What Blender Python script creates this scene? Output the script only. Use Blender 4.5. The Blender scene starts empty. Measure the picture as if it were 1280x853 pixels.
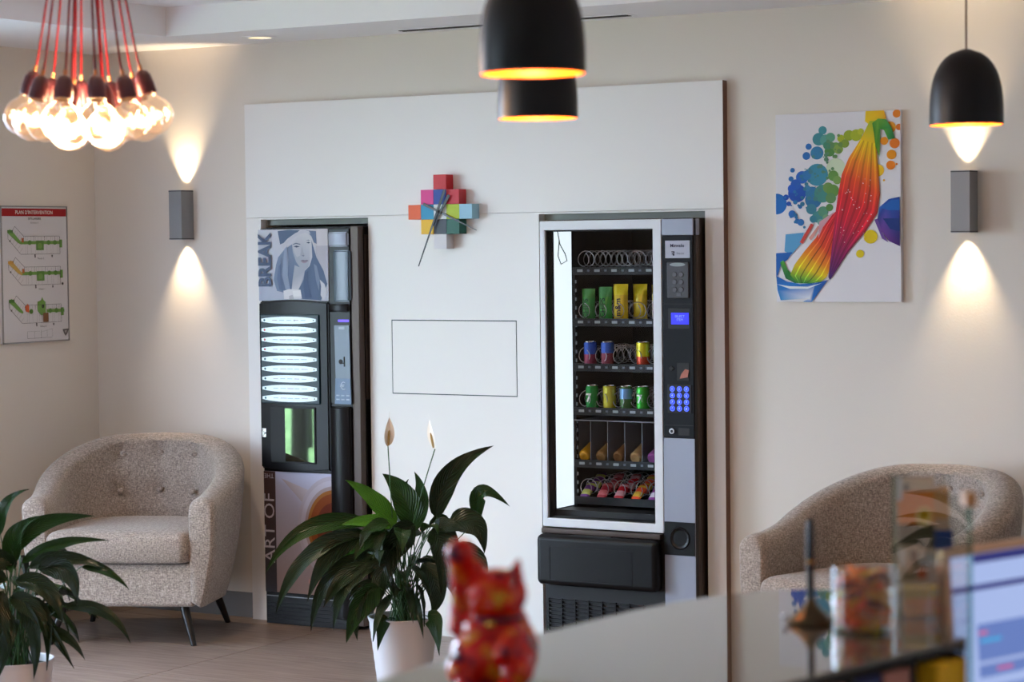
import bpy, bmesh, math, random
from mathutils import Vector, Matrix
PI = math.pi
random.seed(7)
sc = bpy.context.scene
COL = sc.collection

# ------------------------------------------------------------------ camera
F_PX, YAW, PITCH, ROLL = 2893.19, 0.536016, 0.0417386, -0.0121976
CAM = Vector((6.57667, -8.65853, 1.74251))
_f = Vector((-math.sin(YAW)*math.cos(PITCH), math.cos(YAW)*math.cos(PITCH), -math.sin(PITCH)))
_r = Vector((math.cos(YAW), math.sin(YAW), 0)); _u = _r.cross(_f)
_R = _r*math.cos(ROLL) + _u*math.sin(ROLL); _U = _u*math.cos(ROLL) - _r*math.sin(ROLL)
cd = bpy.data.cameras.new('camera'); cam = bpy.data.objects.new('camera', cd); COL.objects.link(cam)
cam.matrix_world = Matrix(((_R.x, _U.x, -_f.x, CAM.x), (_R.y, _U.y, -_f.y, CAM.y), (_R.z, _U.z, -_f.z, CAM.z), (0, 0, 0, 1)))
cd.sensor_width = 36; cd.lens = F_PX*36/1280; cd.clip_start = .05
cd.dof.use_dof = True; cd.dof.focus_distance = 9.9; cd.dof.aperture_fstop = 4.0
sc.camera = cam

# ------------------------------------------------------------------ world, light, exposure
sc.view_settings.view_transform = 'Standard'; sc.view_settings.look = 'None'
sc.view_settings.gamma = 1; sc.view_settings.exposure = 0.24; sc.view_settings.use_curve_mapping = False
wd = bpy.data.worlds.new('sky'); sc.world = wd; wd.use_nodes = True
nt = wd.node_tree; nt.nodes.clear()
wo = nt.nodes.new('ShaderNodeOutputWorld'); bg = nt.nodes.new('ShaderNodeBackground')
tc = nt.nodes.new('ShaderNodeTexCoord'); sx = nt.nodes.new('ShaderNodeSeparateXYZ'); cr = nt.nodes.new('ShaderNodeValToRGB')
nt.links.new(tc.outputs['Generated'], sx.inputs[0]); nt.links.new(sx.outputs['Z'], cr.inputs[0])
cr.color_ramp.elements[0].color = (.68, .79, 1.0, 1); cr.color_ramp.elements[1].color = (.44, .60, 1.0, 1)
nt.links.new(cr.outputs[0], bg.inputs[0]); bg.inputs[1].default_value = 21
nt.links.new(bg.outputs[0], wo.inputs[0])

def lamp(name, kind, loc, power, color, **kw):
    l = bpy.data.lights.new(name, kind); l.energy = power; l.color = color
    par = kw.pop('parent', None); d = kw.pop('dir', None)
    portal = kw.pop('portal', False)
    for k, v in kw.items(): setattr(l, k, v)
    if portal: l.cycles.is_portal = True
    o = bpy.data.objects.new(name, l); COL.objects.link(o); o.location = loc
    if d: o.rotation_euler = Vector(d).to_track_quat('-Z', 'Y').to_euler()
    if par: o.parent = par; o.location = Vector(loc) - par.location
    return o

# daylight portals in the window openings (left wall and the wall behind the desk)
for py0, py1 in ((-4.3, -1.7), (-9.4, -7.6)):
    o_ = lamp('daylight_portal', 'AREA', (-1.0, (py0+py1)/2, 1.28), 1, (1, 1, 1), shape='RECTANGLE', size=py1-py0, size_y=2.44, portal=True)
    o_.rotation_euler = (PI/2, 0, -PI/2)

# ------------------------------------------------------------------ materials
def lin(c):
    return tuple(((v/255)/12.92 if v/255 <= .04045 else ((v/255+.055)/1.055)**2.4) for v in c)
MATS = {}
def mat(name, rgb=(200, 200, 200), rough=.5, metal=0, spec=.5, coat=0, emit=None, es=0, ior=None, bump=0, bscale=50, vary=0, vscale=8, stretch=None, trans=0):
    if name in MATS: return MATS[name]
    m = bpy.data.materials.new(name); m.use_nodes = True; t = m.node_tree; b = t.nodes['Principled BSDF']
    c = lin(rgb)
    b.inputs['Base Color'].default_value = (*c, 1); b.inputs['Roughness'].default_value = rough
    b.inputs['Metallic'].default_value = metal; b.inputs['Specular IOR Level'].default_value = spec
    b.inputs['Coat Weight'].default_value = coat; b.inputs['Transmission Weight'].default_value = trans
    if ior: b.inputs['IOR'].default_value = ior
    if emit:
        b.inputs['Emission Color'].default_value = (*lin(emit), 1); b.inputs['Emission Strength'].default_value = es
    if bump or vary:
        tcn = t.nodes.new('ShaderNodeTexCoord'); mp = t.nodes.new('ShaderNodeMapping')
        t.links.new(tcn.outputs['Object'], mp.inputs[0])
        if stretch: mp.inputs['Scale'].default_value = stretch
    if bump:
        n = t.nodes.new('ShaderNodeTexNoise'); n.inputs['Scale'].default_value = bscale; n.inputs['Detail'].default_value = 4
        t.links.new(mp.outputs[0], n.inputs['Vector'])
        bp = t.nodes.new('ShaderNodeBump'); bp.inputs['Strength'].default_value = bump; bp.inputs['Distance'].default_value = .004
        t.links.new(n.outputs[0], bp.inputs['Height']); t.links.new(bp.outputs[0], b.inputs['Normal'])
    if vary:
        n = t.nodes.new('ShaderNodeTexNoise'); n.inputs['Scale'].default_value = vscale; n.inputs['Detail'].default_value = 5
        t.links.new(mp.outputs[0], n.inputs['Vector'])
        r = t.nodes.new('ShaderNodeValToRGB')
        r.color_ramp.elements[0].position = .3; r.color_ramp.elements[1].position = .7
        r.color_ramp.elements[0].color = (*[v*(1-vary) for v in c], 1); r.color_ramp.elements[1].color = (*[min(1, v*(1+vary)) for v in c], 1)
        t.links.new(n.outputs[0], r.inputs[0]); t.links.new(r.outputs[0], b.inputs['Base Color'])
    MATS[name] = m; return m

def glass_mat(name, tint=(1, 1, 1), strength=1.0, ior=1.45, rough=0.0, emit=None, es=0):
    if name in MATS: return MATS[name]
    m = bpy.data.materials.new(name); m.use_nodes = True; t = m.node_tree; t.nodes.clear()
    o = t.nodes.new('ShaderNodeOutputMaterial'); tr = t.nodes.new('ShaderNodeBsdfTransparent'); gl = t.nodes.new('ShaderNodeBsdfGlossy')
    tr.inputs[0].default_value = (*tint, 1); gl.inputs['Roughness'].default_value = rough
    fr = t.nodes.new('ShaderNodeFresnel'); ge = t.nodes.new('ShaderNodeNewGeometry'); mr = t.nodes.new('ShaderNodeMapRange')
    mr.inputs['To Min'].default_value = ior; mr.inputs['To Max'].default_value = 1/ior      # same reflectance on both faces of a thin sheet
    t.links.new(ge.outputs['Backfacing'], mr.inputs['Value']); t.links.new(mr.outputs[0], fr.inputs[0])
    ml = t.nodes.new('ShaderNodeMath'); ml.operation = 'MULTIPLY'; ml.inputs[1].default_value = strength; ml.use_clamp = True
    mx = t.nodes.new('ShaderNodeMixShader')
    t.links.new(fr.outputs[0], ml.inputs[0]); t.links.new(ml.outputs[0], mx.inputs[0]); t.links.new(tr.outputs[0], mx.inputs[1]); t.links.new(gl.outputs[0], mx.inputs[2])
    last = mx
    if emit:
        e = t.nodes.new('ShaderNodeEmission'); e.inputs[0].default_value = (*lin(emit), 1); e.inputs[1].default_value = es
        ad = t.nodes.new('ShaderNodeAddShader'); t.links.new(mx.outputs[0], ad.inputs[0]); t.links.new(e.outputs[0], ad.inputs[1]); last = ad
        m.cycles.emission_sampling = 'NONE'
    t.links.new(last.outputs[0], o.inputs[0]); MATS[name] = m; return m

def vcol_mat(name, rough=.6, spec=.3, bump=0):
    if name in MATS: return MATS[name]
    m = mat(name, (255, 255, 255), rough, spec=spec); t = m.node_tree
    a = t.nodes.new('ShaderNodeAttribute'); a.attribute_name = 'Col'
    t.links.new(a.outputs['Color'], t.nodes['Principled BSDF'].inputs['Base Color']); return m

def fabric_mat(name, light, dark, mid):
    m = mat(name, mid, .95, spec=.1); t = m.node_tree; b = t.nodes['Principled BSDF']; b.inputs['Sheen Weight'].default_value = .25
    tcn = t.nodes.new('ShaderNodeTexCoord'); outs = []
    for s in ((360, 360, 60), (70, 70, 360), (150, 150, 150)):
        mp = t.nodes.new('ShaderNodeMapping'); mp.inputs['Scale'].default_value = s
        n = t.nodes.new('ShaderNodeTexNoise'); n.inputs['Scale'].default_value = 1.0; n.inputs['Detail'].default_value = 3
        t.links.new(tcn.outputs['Object'], mp.inputs[0]); t.links.new(mp.outputs[0], n.inputs['Vector']); outs.append(n.outputs[0])
    a1 = t.nodes.new('ShaderNodeMath'); a1.operation = 'ADD'; a2 = t.nodes.new('ShaderNodeMath'); a2.operation = 'ADD'
    t.links.new(outs[0], a1.inputs[0]); t.links.new(outs[1], a1.inputs[1]); t.links.new(a1.outputs[0], a2.inputs[0]); t.links.new(outs[2], a2.inputs[1])
    dv = t.nodes.new('ShaderNodeMath'); dv.operation = 'DIVIDE'; dv.inputs[1].default_value = 3; t.links.new(a2.outputs[0], dv.inputs[0])
    r = t.nodes.new('ShaderNodeValToRGB'); e = r.color_ramp.elements
    e[0].position = .38; e[0].color = (*lin(dark), 1); e[1].position = .62; e[1].color = (*lin(light), 1)
    k = e.new(.5); k.color = (*lin(mid), 1)
    t.links.new(dv.outputs[0], r.inputs[0]); t.links.new(r.outputs[0], b.inputs['Base Color'])
    bp = t.nodes.new('ShaderNodeBump'); bp.inputs['Strength'].default_value = .35; bp.inputs['Distance'].default_value = .003
    t.links.new(dv.outputs[0], bp.inputs['Height']); t.links.new(bp.outputs[0], b.inputs['Normal'])
    return m

M_wall = mat('wall_paint', (226, 219, 209), .75, bump=.08, bscale=120)
M_panel = mat('panel_laminate', (236, 234, 231), .38, spec=.4)
M_ceil = mat('ceiling_paint', (244, 243, 245), .8)
M_black = mat('black_plastic', (9, 9, 12), .36, spec=.3)
M_blackmatte = mat('black_matte', (12, 12, 14), .6)
M_inner = mat('cabinet_inside', (9, 9, 15), .6, spec=.2)
M_silver = mat('silver_paint', (150, 155, 170), .4, metal=.2)
M_doorwhite = mat('door_frame_white', (222, 226, 232), .35, spec=.5)
M_chrome = mat('chrome', (215, 215, 218), .18, metal=1)
M_steel = mat('brushed_steel', (150, 150, 150), .35, metal=1)
M_bronze = mat('bronze_edge', (72, 60, 54), .4, metal=.5)
M_alu = mat('sconce_grey', (140, 141, 143), .45, metal=.3)
M_base = mat('baseboard_grey', (120, 118, 118), .4)
M_winframe = mat('window_frame_grey', (70, 72, 75), .5)
M_glass = glass_mat('clear_glass', (.97, .985, .98))
M_winglass = glass_mat('window_glass', (.98, 1, .99), .6)
M_decal = vcol_mat('print')
M_decalgloss = vcol_mat('glossy_print', .3, .5)
M_fabric = fabric_mat('heather_fabric', (192, 178, 166), (112, 101, 96), (152, 140, 130))
M_darkwood = mat('black_lacquered_wood', (16, 15, 15), .3)

# ------------------------------------------------------------------ mesh helpers
def BM(): return bmesh.new()
def xf(bm, vs, mtx):
    bmesh.ops.transform(bm, matrix=mtx, verts=vs)
def box(bm, x0, x1, y0, y1, z0, z1, bev=0, seg=2, mi=0):
    r = bmesh.ops.create_cube(bm, size=1); vs = r['verts']
    xf(bm, vs, Matrix.Translation(((x0+x1)/2, (y0+y1)/2, (z0+z1)/2)) @ Matrix.Diagonal((abs(x1-x0), abs(y1-y0), abs(z1-z0), 1)))
    fs = set(f for v in vs for f in v.link_faces)
    for f in fs: f.material_index = mi
    if bev:
        es = list(set(e for v in vs for e in v.link_edges))
        q = bmesh.ops.bevel(bm, geom=es, offset=bev, segments=seg, affect='EDGES', profile=.5)
        for f in q['faces']: f.material_index = mi
    return bm
def cyl(bm, a, b, r0, r1=None, seg=16, mi=0, cap=True):
    a = Vector(a); b = Vector(b); r1 = r0 if r1 is None else r1; d = b-a
    r = bmesh.ops.create_cone(bm, cap_ends=cap, segments=seg, radius1=max(r0, 1e-5), radius2=max(r1, 1e-5), depth=d.length)
    xf(bm, r['verts'], Matrix.Translation((a+b)/2) @ d.to_track_quat('Z', 'Y').to_matrix().to_4x4())
    for f in set(f for v in r['verts'] for f in v.link_faces): f.material_index = mi
    return bm
def ball(bm, c, r, sub=2, scl=(1, 1, 1), mi=0):
    q = bmesh.ops.create_icosphere(bm, subdivisions=sub, radius=r)
    xf(bm, q['verts'], Matrix.Translation(c) @ Matrix.Diagonal((*scl, 1)))
    for f in set(f for v in q['verts'] for f in v.link_faces): f.material_index = mi
    return bm
def tube(bm, pts, r, seg=6, mi=0, rads=None):
    pts = [Vector(p) for p in pts]; rings = []
    nrm = None
    for i, p in enumerate(pts):
        t = (pts[min(i+1, len(pts)-1)] - pts[max(i-1, 0)]).normalized()
        if nrm is None: nrm = t.orthogonal().normalized()
        nrm = (nrm - t*nrm.dot(t)).normalized(); bn = t.cross(nrm)
        rr = rads[i] if rads else r
        rings.append([bm.verts.new(p + (nrm*math.cos(2*PI*k/seg) + bn*math.sin(2*PI*k/seg))*rr) for k in range(seg)])
    for i in range(len(rings)-1):
        for k in range(seg):
            f = bm.faces.new((rings[i][k], rings[i][(k+1) % seg], rings[i+1][(k+1) % seg], rings[i+1][k])); f.material_index = mi
    for rg in (rings[0][::-1], rings[-1]):
        f = bm.faces.new(rg); f.material_index = mi
    return bm
def lathe(bm, prof, c=(0, 0, 0), seg=32, mi=0, closed=False):
    c = Vector(c); rings = []
    for r, z in prof:
        rings.append([bm.verts.new(c + Vector((max(r, 1e-4)*math.cos(2*PI*k/seg), max(r, 1e-4)*math.sin(2*PI*k/seg), z))) for k in range(seg)])
    n = len(rings)
    for i in range(n if closed else n-1):
        a, b = rings[i], rings[(i+1) % n]
        for k in range(seg):
            f = bm.faces.new((a[k], a[(k+1) % seg], b[(k+1) % seg], b[k])); f.material_index = mi
    return bm
def prism(bm, poly, z0, z1, mi=0, plane='xy'):
    """extrude a polygon; plane xz means poly is (x,z) and the extrusion runs along y"""
    def P(a, b, c): return (a, b, c) if plane == 'xy' else (a, c, b)
    lo = [bm.verts.new(P(x, y, z0)) for x, y in poly]; hi = [bm.verts.new(P(x, y, z1)) for x, y in poly]; n = len(poly)
    fs = [bm.faces.new(lo[::-1]), bm.faces.new(hi)]
    for i in range(n): fs.append(bm.faces.new((lo[i], lo[(i+1) % n], hi[(i+1) % n], hi[i])))
    for f in fs: f.material_index = mi
    return bm
def finish(name, bm, m, parent=None, smooth=None):
    bmesh.ops.recalc_face_normals(bm, faces=bm.faces)
    if parent is not None and parent.get('_w'):
        bmesh.ops.translate(bm, vec=-Vector(parent['_w']), verts=bm.verts)
    me = bpy.data.meshes.new(name); bm.to_mesh(me); bm.free()
    for k in (m if isinstance(m, (list, tuple)) else [m]): me.materials.append(k)
    if smooth is not None:
        me.polygons.foreach_set('use_smooth', [True]*len(me.polygons))
        me.set_sharp_from_angle(angle=math.radians(smooth))
    o = bpy.data.objects.new(name, me); COL.objects.link(o)
    if smooth is not None and smooth <= 40 and len(me.polygons) < 3000:
        wn = o.modifiers.new('normals', 'WEIGHTED_NORMAL'); wn.keep_sharp = True; wn.weight = 100
    if parent is not None:
        o.parent = parent
        if parent.get('_w'): o['_w'] = [float(v) for v in parent['_w']]
    return o
def same(name, src, parent, loc=(0, 0, 0), rot=(0, 0, 0)):
    o = src.copy(); o.name = name; COL.objects.link(o); o.parent = parent; o.location = loc; o.rotation_euler = rot; return o
def rbox(name, ext, m, parent=None, bev=0, smooth=30, seg=2):
    return finish(name, box(BM(), *ext, bev=bev, seg=seg), m, parent, smooth if bev else None)
def thing(name, label, cat, loc=(0, 0, 0), rotz=0, group=None, world=True):
    o = bpy.data.objects.new(name, None); COL.objects.link(o); o.location = loc; o.rotation_euler = (0, 0, rotz); o.empty_display_size = .1
    o['label'] = label; o['category'] = cat
    if group: o['group'] = group
    if world: o['_w'] = [float(v) for v in loc]
    return o
def tag(o, label, cat, group=None):
    o['label'] = label; o['category'] = cat
    if group: o['group'] = group
    return o
def struct(o):
    o['kind'] = 'structure'; return o
def origin_to(o, p):
    p = Vector(p); o.data.transform(Matrix.Translation(-p)); o.location = p; return o
def decal(name, parent, O, U, V, N, shapes, m=None, eps=.00012, lift=.0006):
    """flat print: shapes = list of (points in (u,v), colour or colour list); O + u*U + v*V"""
    O = Vector(O); U = Vector(U); V = Vector(V); N = Vector(N)
    if parent is not None and parent.get('_w'): O = O - Vector(parent['_w'])
    vs, fs, cs = [], [], []; h = lift
    for poly, colr in shapes:
        b = len(vs); n = len(poly)
        cols = colr if isinstance(colr, list) else [colr]*n
        for (a, c) in poly: vs.append(O + U*a + V*c + N*h)
        for k in cols: cs.append((*lin(k), 1))
        fs.append(list(range(b, b+n))); h += eps
    me = bpy.data.meshes.new(name); me.from_pydata([tuple(v) for v in vs], [], fs); me.update()
    at_ = me.color_attributes.new('Col', 'FLOAT_COLOR', 'POINT')
    for i, c in enumerate(cs): at_.data[i].color = c
    me.materials.append(m or M_decal)
    o = bpy.data.objects.new(name, me); COL.objects.link(o)
    if parent is not None: o.parent = parent
    return o
def circ(cx, cy, rx, ry=None, n=20):
    ry = rx if ry is None else ry
    return [(cx+rx*math.cos(2*PI*k/n), cy+ry*math.sin(2*PI*k/n)) for k in range(n)]
def rect(x0, y0, x1, y1): return [(x0, y0), (x1, y0), (x1, y1), (x0, y1)]
def strip(L, Rr, cols):
    out = []
    for i in range(len(L)-1):
        out.append(([L[i], Rr[i], Rr[i+1], L[i+1]], [cols[i], cols[i], cols[i+1], cols[i+1]]))
    return out
def line(x0, y0, x1, y1, w):
    d = math.hypot(x1-x0, y1-y0); nx, ny = -(y1-y0)/d*w/2, (x1-x0)/d*w/2
    return [(x0+nx, y0+ny), (x1+nx, y1+ny), (x1-nx, y1-ny), (x0-nx, y0-ny)]
def text(name, parent, s, O, U, V, N, size, rgb, align='CENTER', bold=0, m=None, lift=.001, sx=1.0):
    """flat lettering; U = reading direction, V = up direction of the letters"""
    cu = bpy.data.curves.new(name, 'FONT'); cu.body = s; cu.size = 1; cu.align_x = align; cu.align_y = 'CENTER'; cu.offset = bold
    cu.resolution_u = 3
    t = bpy.data.objects.new(name, cu); COL.objects.link(t)
    dg = bpy.context.evaluated_depsgraph_get(); me = bpy.data.meshes.new_from_object(t.evaluated_get(dg)); bpy.data.objects.remove(t)
    O = Vector(O) - (Vector(parent['_w']) if parent.get('_w') else Vector())
    U = Vector(U).normalized()*size*sx; V = Vector(V).normalized()*size; N = Vector(N).normalized()
    me.transform(Matrix(((U.x, V.x, N.x, O.x+N.x*lift), (U.y, V.y, N.y, O.y+N.y*lift), (U.z, V.z, N.z, O.z+N.z*lift), (0, 0, 0, 1))))
    me.materials.clear(); me.materials.append(m or mat('ink_%d_%d_%d' % tuple(rgb), rgb, .6))
    me.name = name; o = bpy.data.objects.new(name, me); COL.objects.link(o); o.parent = parent; return o
XA, ZA, YN = (1, 0, 0), (0, 0, 1), (0, -1, 0)

# ================================================================== STRUCTURE
XL, YB, CE = -.949, .04, 2.69          # left wall, back wall, lowered ceiling
XR, YF = 9.0, -11.0
# back wall with two niches for the machines
b = BM()
N1, N2 = (.085, .686), (1.575, 2.3695)
NZ = 1.871
box(b, XL-.2, N1[0], YB, YB+.2, 0, CE+.2); box(b, N1[1], N2[0], YB, YB+.2, 0, CE+.2); box(b, N2[1], XR+.2, YB, YB+.2, 0, CE+.2)
box(b, N1[0], N1[1], YB, YB+.2, NZ, CE+.2); box(b, N2[0], N2[1], YB, YB+.2, NZ, CE+.2)
for n in (N1, N2):
    box(b, n[0]-.02, n[0]-.001, YB+.2, 1.1, 0, NZ+.02); box(b, n[1]+.001, n[1]+.02, YB+.2, 1.1, 0, NZ+.02)
    box(b, n[0]-.02, n[1]+.02, YB+.2, 1.1, NZ, NZ+.02); box(b, n[0]-.02, n[1]+.02, 1.1, 1.12, 0, NZ+.02)
wb = struct(finish('wall_back', b, M_wall))
# left wall: solid near the corner, then a long glazed opening
WZ0, WZ1 = .06, 2.5
OPEN = [(-4.3, -1.7, 2), (-9.4, -7.6, 1)]
b = BM()
box(b, XL-.2, XL, -1.7, YB, 0, CE+.2); box(b, XL-.2, XL, -7.6, -4.3, 0, CE+.2); box(b, XL-.2, XL, YF, -9.4, 0, CE+.2)
for y0, y1, n in OPEN: box(b, XL-.2, XL, y0, y1, WZ1, CE+.2); box(b, XL-.2, XL, y0, y1, 0, WZ0)
struct(finish('wall_left', b, M_wall))
struct(finish('wall_right', box(BM(), XR, XR+.2, YF, YB, 0, CE+.2), M_wall))
struct(finish('wall_front', box(BM(), XL-.2, XR+.2, YF-.2, YF, 0, CE+.2), M_wall))
wi = 0
for o0, o1, n in OPEN:
    wl = (o1-o0)/n
    for i in range(n):
        y1 = o1-i*wl; y0 = y1-wl; wi += 1
        w = struct(rbox('window_%d' % wi, (XL-.12, XL-.06, y0, y0+.05, WZ0, WZ1), M_winframe)); w['_w'] = [0, 0, 0]
        b = BM(); box(b, XL-.12, XL-.06, y1-.05, y1, WZ0, WZ1); box(b, XL-.12, XL-.06, y0+.05, y1-.05, WZ0, WZ0+.06); box(b, XL-.12, XL-.06, y0+.05, y1-.05, WZ1-.06, WZ1)
        finish('window_frame', b, M_winframe, w)
        rbox('pane', (XL-.094, XL-.088, y0+.05, y1-.05, WZ0+.06, WZ1-.06), M_winglass, w)
# ceiling: lowered border around a raised coffer
CX0, CX1, CY0, CY1, CT = -.05, 7.6, -9.6, -.5, 2.82
b = BM()
box(b, XL-.2, CX0, YF-.2, YB+.2, CE, CT+.15); box(b, CX1, XR+.2, YF-.2, YB+.2, CE, CT+.15)
box(b, CX0, CX1, CY1, YB+.2, CE, CT+.15); box(b, CX0, CX1, YF-.2, CY0, CE, CT+.15); box(b, CX0, CX1, CY0, CY1, CT, CT+.15)
struct(finish('ceiling', b, M_ceil))
# floor: screed with large wood-look tiles laid one by one
fl = struct(rbox('floor', (XL-.2, XR+.2, YF-.2, 1.12, -.12, -.012), mat('grout', (112, 100, 90), .9)))
mt = mat('wood_look_tile', (176, 152, 132), .34, spec=.4); t = mt.node_tree; bs = t.nodes['Principled BSDF']
tcn = t.nodes.new('ShaderNodeTexCoord'); mp = t.nodes.new('ShaderNodeMapping'); mp.inputs['Scale'].default_value = (1.6, 26, 1)
oi = t.nodes.new('ShaderNodeObjectInfo'); vm = t.nodes.new('ShaderNodeVectorMath'); vm.operation = 'ADD'; sc_ = t.nodes.new('ShaderNodeVectorMath'); sc_.operation = 'SCALE'; sc_.inputs['Scale'].default_value = 37
t.links.new(oi.outputs['Location'], sc_.inputs[0]); t.links.new(tcn.outputs['Object'], vm.inputs[0]); t.links.new(sc_.outputs[0], vm.inputs[1]); t.links.new(vm.outputs[0], mp.inputs[0])
n = t.nodes.new('ShaderNodeTexNoise'); n.inputs['Scale'].default_value = 2.4; n.inputs['Detail'].default_value = 6; n.inputs['Distortion'].default_value = .4
r = t.nodes.new('ShaderNodeValToRGB'); r.color_ramp.elements[0].position = .3; r.color_ramp.elements[1].position = .72
r.color_ramp.elements[0].color = (*lin((106, 90, 80)), 1); r.color_ramp.elements[1].color = (*lin((152, 134, 121)), 1)
t.links.new(mp.outputs[0], n.inputs['Vector']); t.links.new(n.outputs[0], r.inputs[0]); t.links.new(r.outputs[0], bs.inputs['Base Color'])
TW, TL, GX = 1.2, .6, .49
tile0 = None
k = 0
for i in range(-2, 8):
    for j in range(-13, 1):
        x0, x1 = max(GX+i*TW-TW, XL), min(GX+i*TW, 8.9); y0 = j*TL-.12; y1 = min(y0+TL, YB)
        if x1-x0 < .05: continue
        if tile0 is None and x1-x0 > TW-.01 and y1-y0 > TL-.01:
            bb = BM(); box(bb, .002, TW-.002, .002, TL-.002, -.012, 0); tile0 = finish('tile', bb, mt, fl); tile0.location = (x0, y0, 0); continue
        if x1-x0 > TW-.01 and y1-y0 > TL-.01: same('tile', tile0, fl, (x0, y0, 0))
        else:
            bb = BM(); box(bb, .002, x1-x0-.002, .002, y1-y0-.002, -.012, 0); o = finish('tile', bb, mt, fl); o.location = (x0, y0, 0)
# filler boards closing the gap above each machine
for i_, nn_ in enumerate((N1, N2)):
    struct(rbox('trim_%d' % (i_+2), (nn_[0], nn_[1], .05, .07, 1.845, NZ), mat('filler_grey_green', (138, 146, 140), .5)))
# baseboards
b = BM(); box(b, XL+.012, -.002, YB-.012, YB, 0, .118, .002); struct(finish('baseboard_back', b, M_base, smooth=30))
b = BM(); box(b, 2.458, XR, YB-.012, YB, 0, .118, .002); struct(finish('baseboard_right', b, M_base, smooth=30))
b = BM(); box(b, XL, XL+.012, -1.7, YB-.012, 0, .118, .002); struct(finish('baseboard_left', b, M_base, smooth=30))

# white wall panelling around the machines (boards with shadow gaps)
PX, PZ = 2.454, 2.407
tr = bpy.data.objects.new('trim_1', None); COL.objects.link(tr); tr['kind'] = 'structure'
G = .0015
def board(name, x0, x1, z0, z1): return rbox(name, (x0, x1, 0, YB, z0, z1), M_panel, tr, .0008)
board('panel', 0, PX, 1.88, PZ)
board('panel', 0, N1[0], 0, 1.88-G)
board('panel', N1[0], N1[1], NZ, 1.88-G); board('panel', N2[0], N2[1], NZ, 1.88-G)
board('panel', N2[1], PX, 0, 1.88-G)
g = .0042; HX0, HX1, HZ0, HZ1 = .809, 1.454, 1.082, 1.407
b = BM(); box(b, N1[1], HX0-g, 0, YB, 0, 1.88-G); box(b, HX1+g, N2[0], 0, YB, 0, 1.88-G); box(b, HX0-g, HX1+g, 0, YB, HZ1+g, 1.88-G); box(b, HX0-g, HX1+g, 0, YB, 0, HZ0-g)
finish('panel', b, M_panel, tr)
rbox('access_hatch', (HX0, HX1, -.0005, YB-.02, HZ0, HZ1), M_panel, tr, .0008)['label'] = 'flush rectangular hatch with dark joint'
b = BM(); gg = g-.0002
for e in ((HX0-gg, HX1+gg, HZ1, HZ1+gg), (HX0-gg, HX1+gg, HZ0-gg, HZ0), (HX0-gg, HX0, HZ0, HZ1), (HX1, HX1+gg, HZ0, HZ1)): box(b, e[0], e[1], .002, .02, e[2], e[3])
finish('joint_fill', b, mat('dark_teal_fill', (40, 66, 70), .6), tr)  # dark teal fill added to deepen the shaded hatch gap
rbox('edge_strip', (PX+.0002, PX+.0016, .001, YB-.0005, 0, PZ), mat('brown_edge_strip', (120, 84, 66), .5), tr)  # thin brown strip along the panel's right side

# ------------------------------------------------------------------ ceiling fittings
t_ = thing('ceiling_downlight', 'round recessed ceiling downlight near the left end of the white panel', 'light', (.273, -.235, CE))
b = BM(); lathe(b, [(.052, -.001), (.052, -.006), (.078, -.004), (.08, -.0005)], (.273, -.235, CE), 32); finish('rim', b, M_ceil, t_, 40)
b = BM(); lathe(b, [(.0, -.002), (.052, -.002)], (.273, -.235, CE), 32); finish('lens', b, mat('downlight_lens', (250, 235, 205), .4, emit=(255, 225, 170), es=1.2), t_)
for i_, (dx_, dy_) in enumerate([(1.0, -2.3), (3.4, -2.0), (5.8, -2.3), (1.0, -5.2), (3.0, -6.6), (6.6, -5.6)]):  # six unseen downlights added for warm fill light
    t_ = thing('ceiling_downlight', ['added warm fill downlight nearest the bulb cluster', 'added warm fill downlight above the clock side of the room', 'added warm fill downlight above the right armchair', 'added warm fill downlight by the left windows behind the bulb cluster', 'added warm fill downlight above the open floor left of the counter', 'added warm fill downlight above the desk side of the counter'][i_], 'light', (dx_, dy_, CT), group='added fill downlights in the raised ceiling field')
    b = BM(); lathe(b, [(.052, -.001), (.052, -.006), (.078, -.004), (.08, -.0005)], (dx_, dy_, CT), 32); finish('rim', b, M_ceil, t_, 40)
    b = BM(); lathe(b, [(.0, -.002), (.052, -.002)], (dx_, dy_, CT), 32); finish('lens', b, mat('fill_lens', (255, 225, 180), .4, emit=(255, 205, 140), es=6), t_)
    lamp('fill_beam', 'SPOT', (dx_, dy_, CT-.02), [105, 20, 8, 50, 25, 30][i_], (1, .72, .48), parent=t_, dir=(0, 0, -1), spot_size=math.radians(125), spot_blend=.8, shadow_soft_size=.05)
t_ = thing('air_diffuser', 'long thin black slot air diffuser in the ceiling above the white panel', 'vent', (1.52, -.115, CE))
b = BM(); box(b, .94, 2.10, -.155, -.075, CE-.004, CE-.0005, .001); finish('frame', b, M_ceil, t_, 40)
for k in range(2):
    b = BM(); box(b, .955, 2.085, -.138+k*.03, -.122+k*.03, CE-.0065, CE-.004); finish('slot', b, M_blackmatte, t_)

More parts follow.
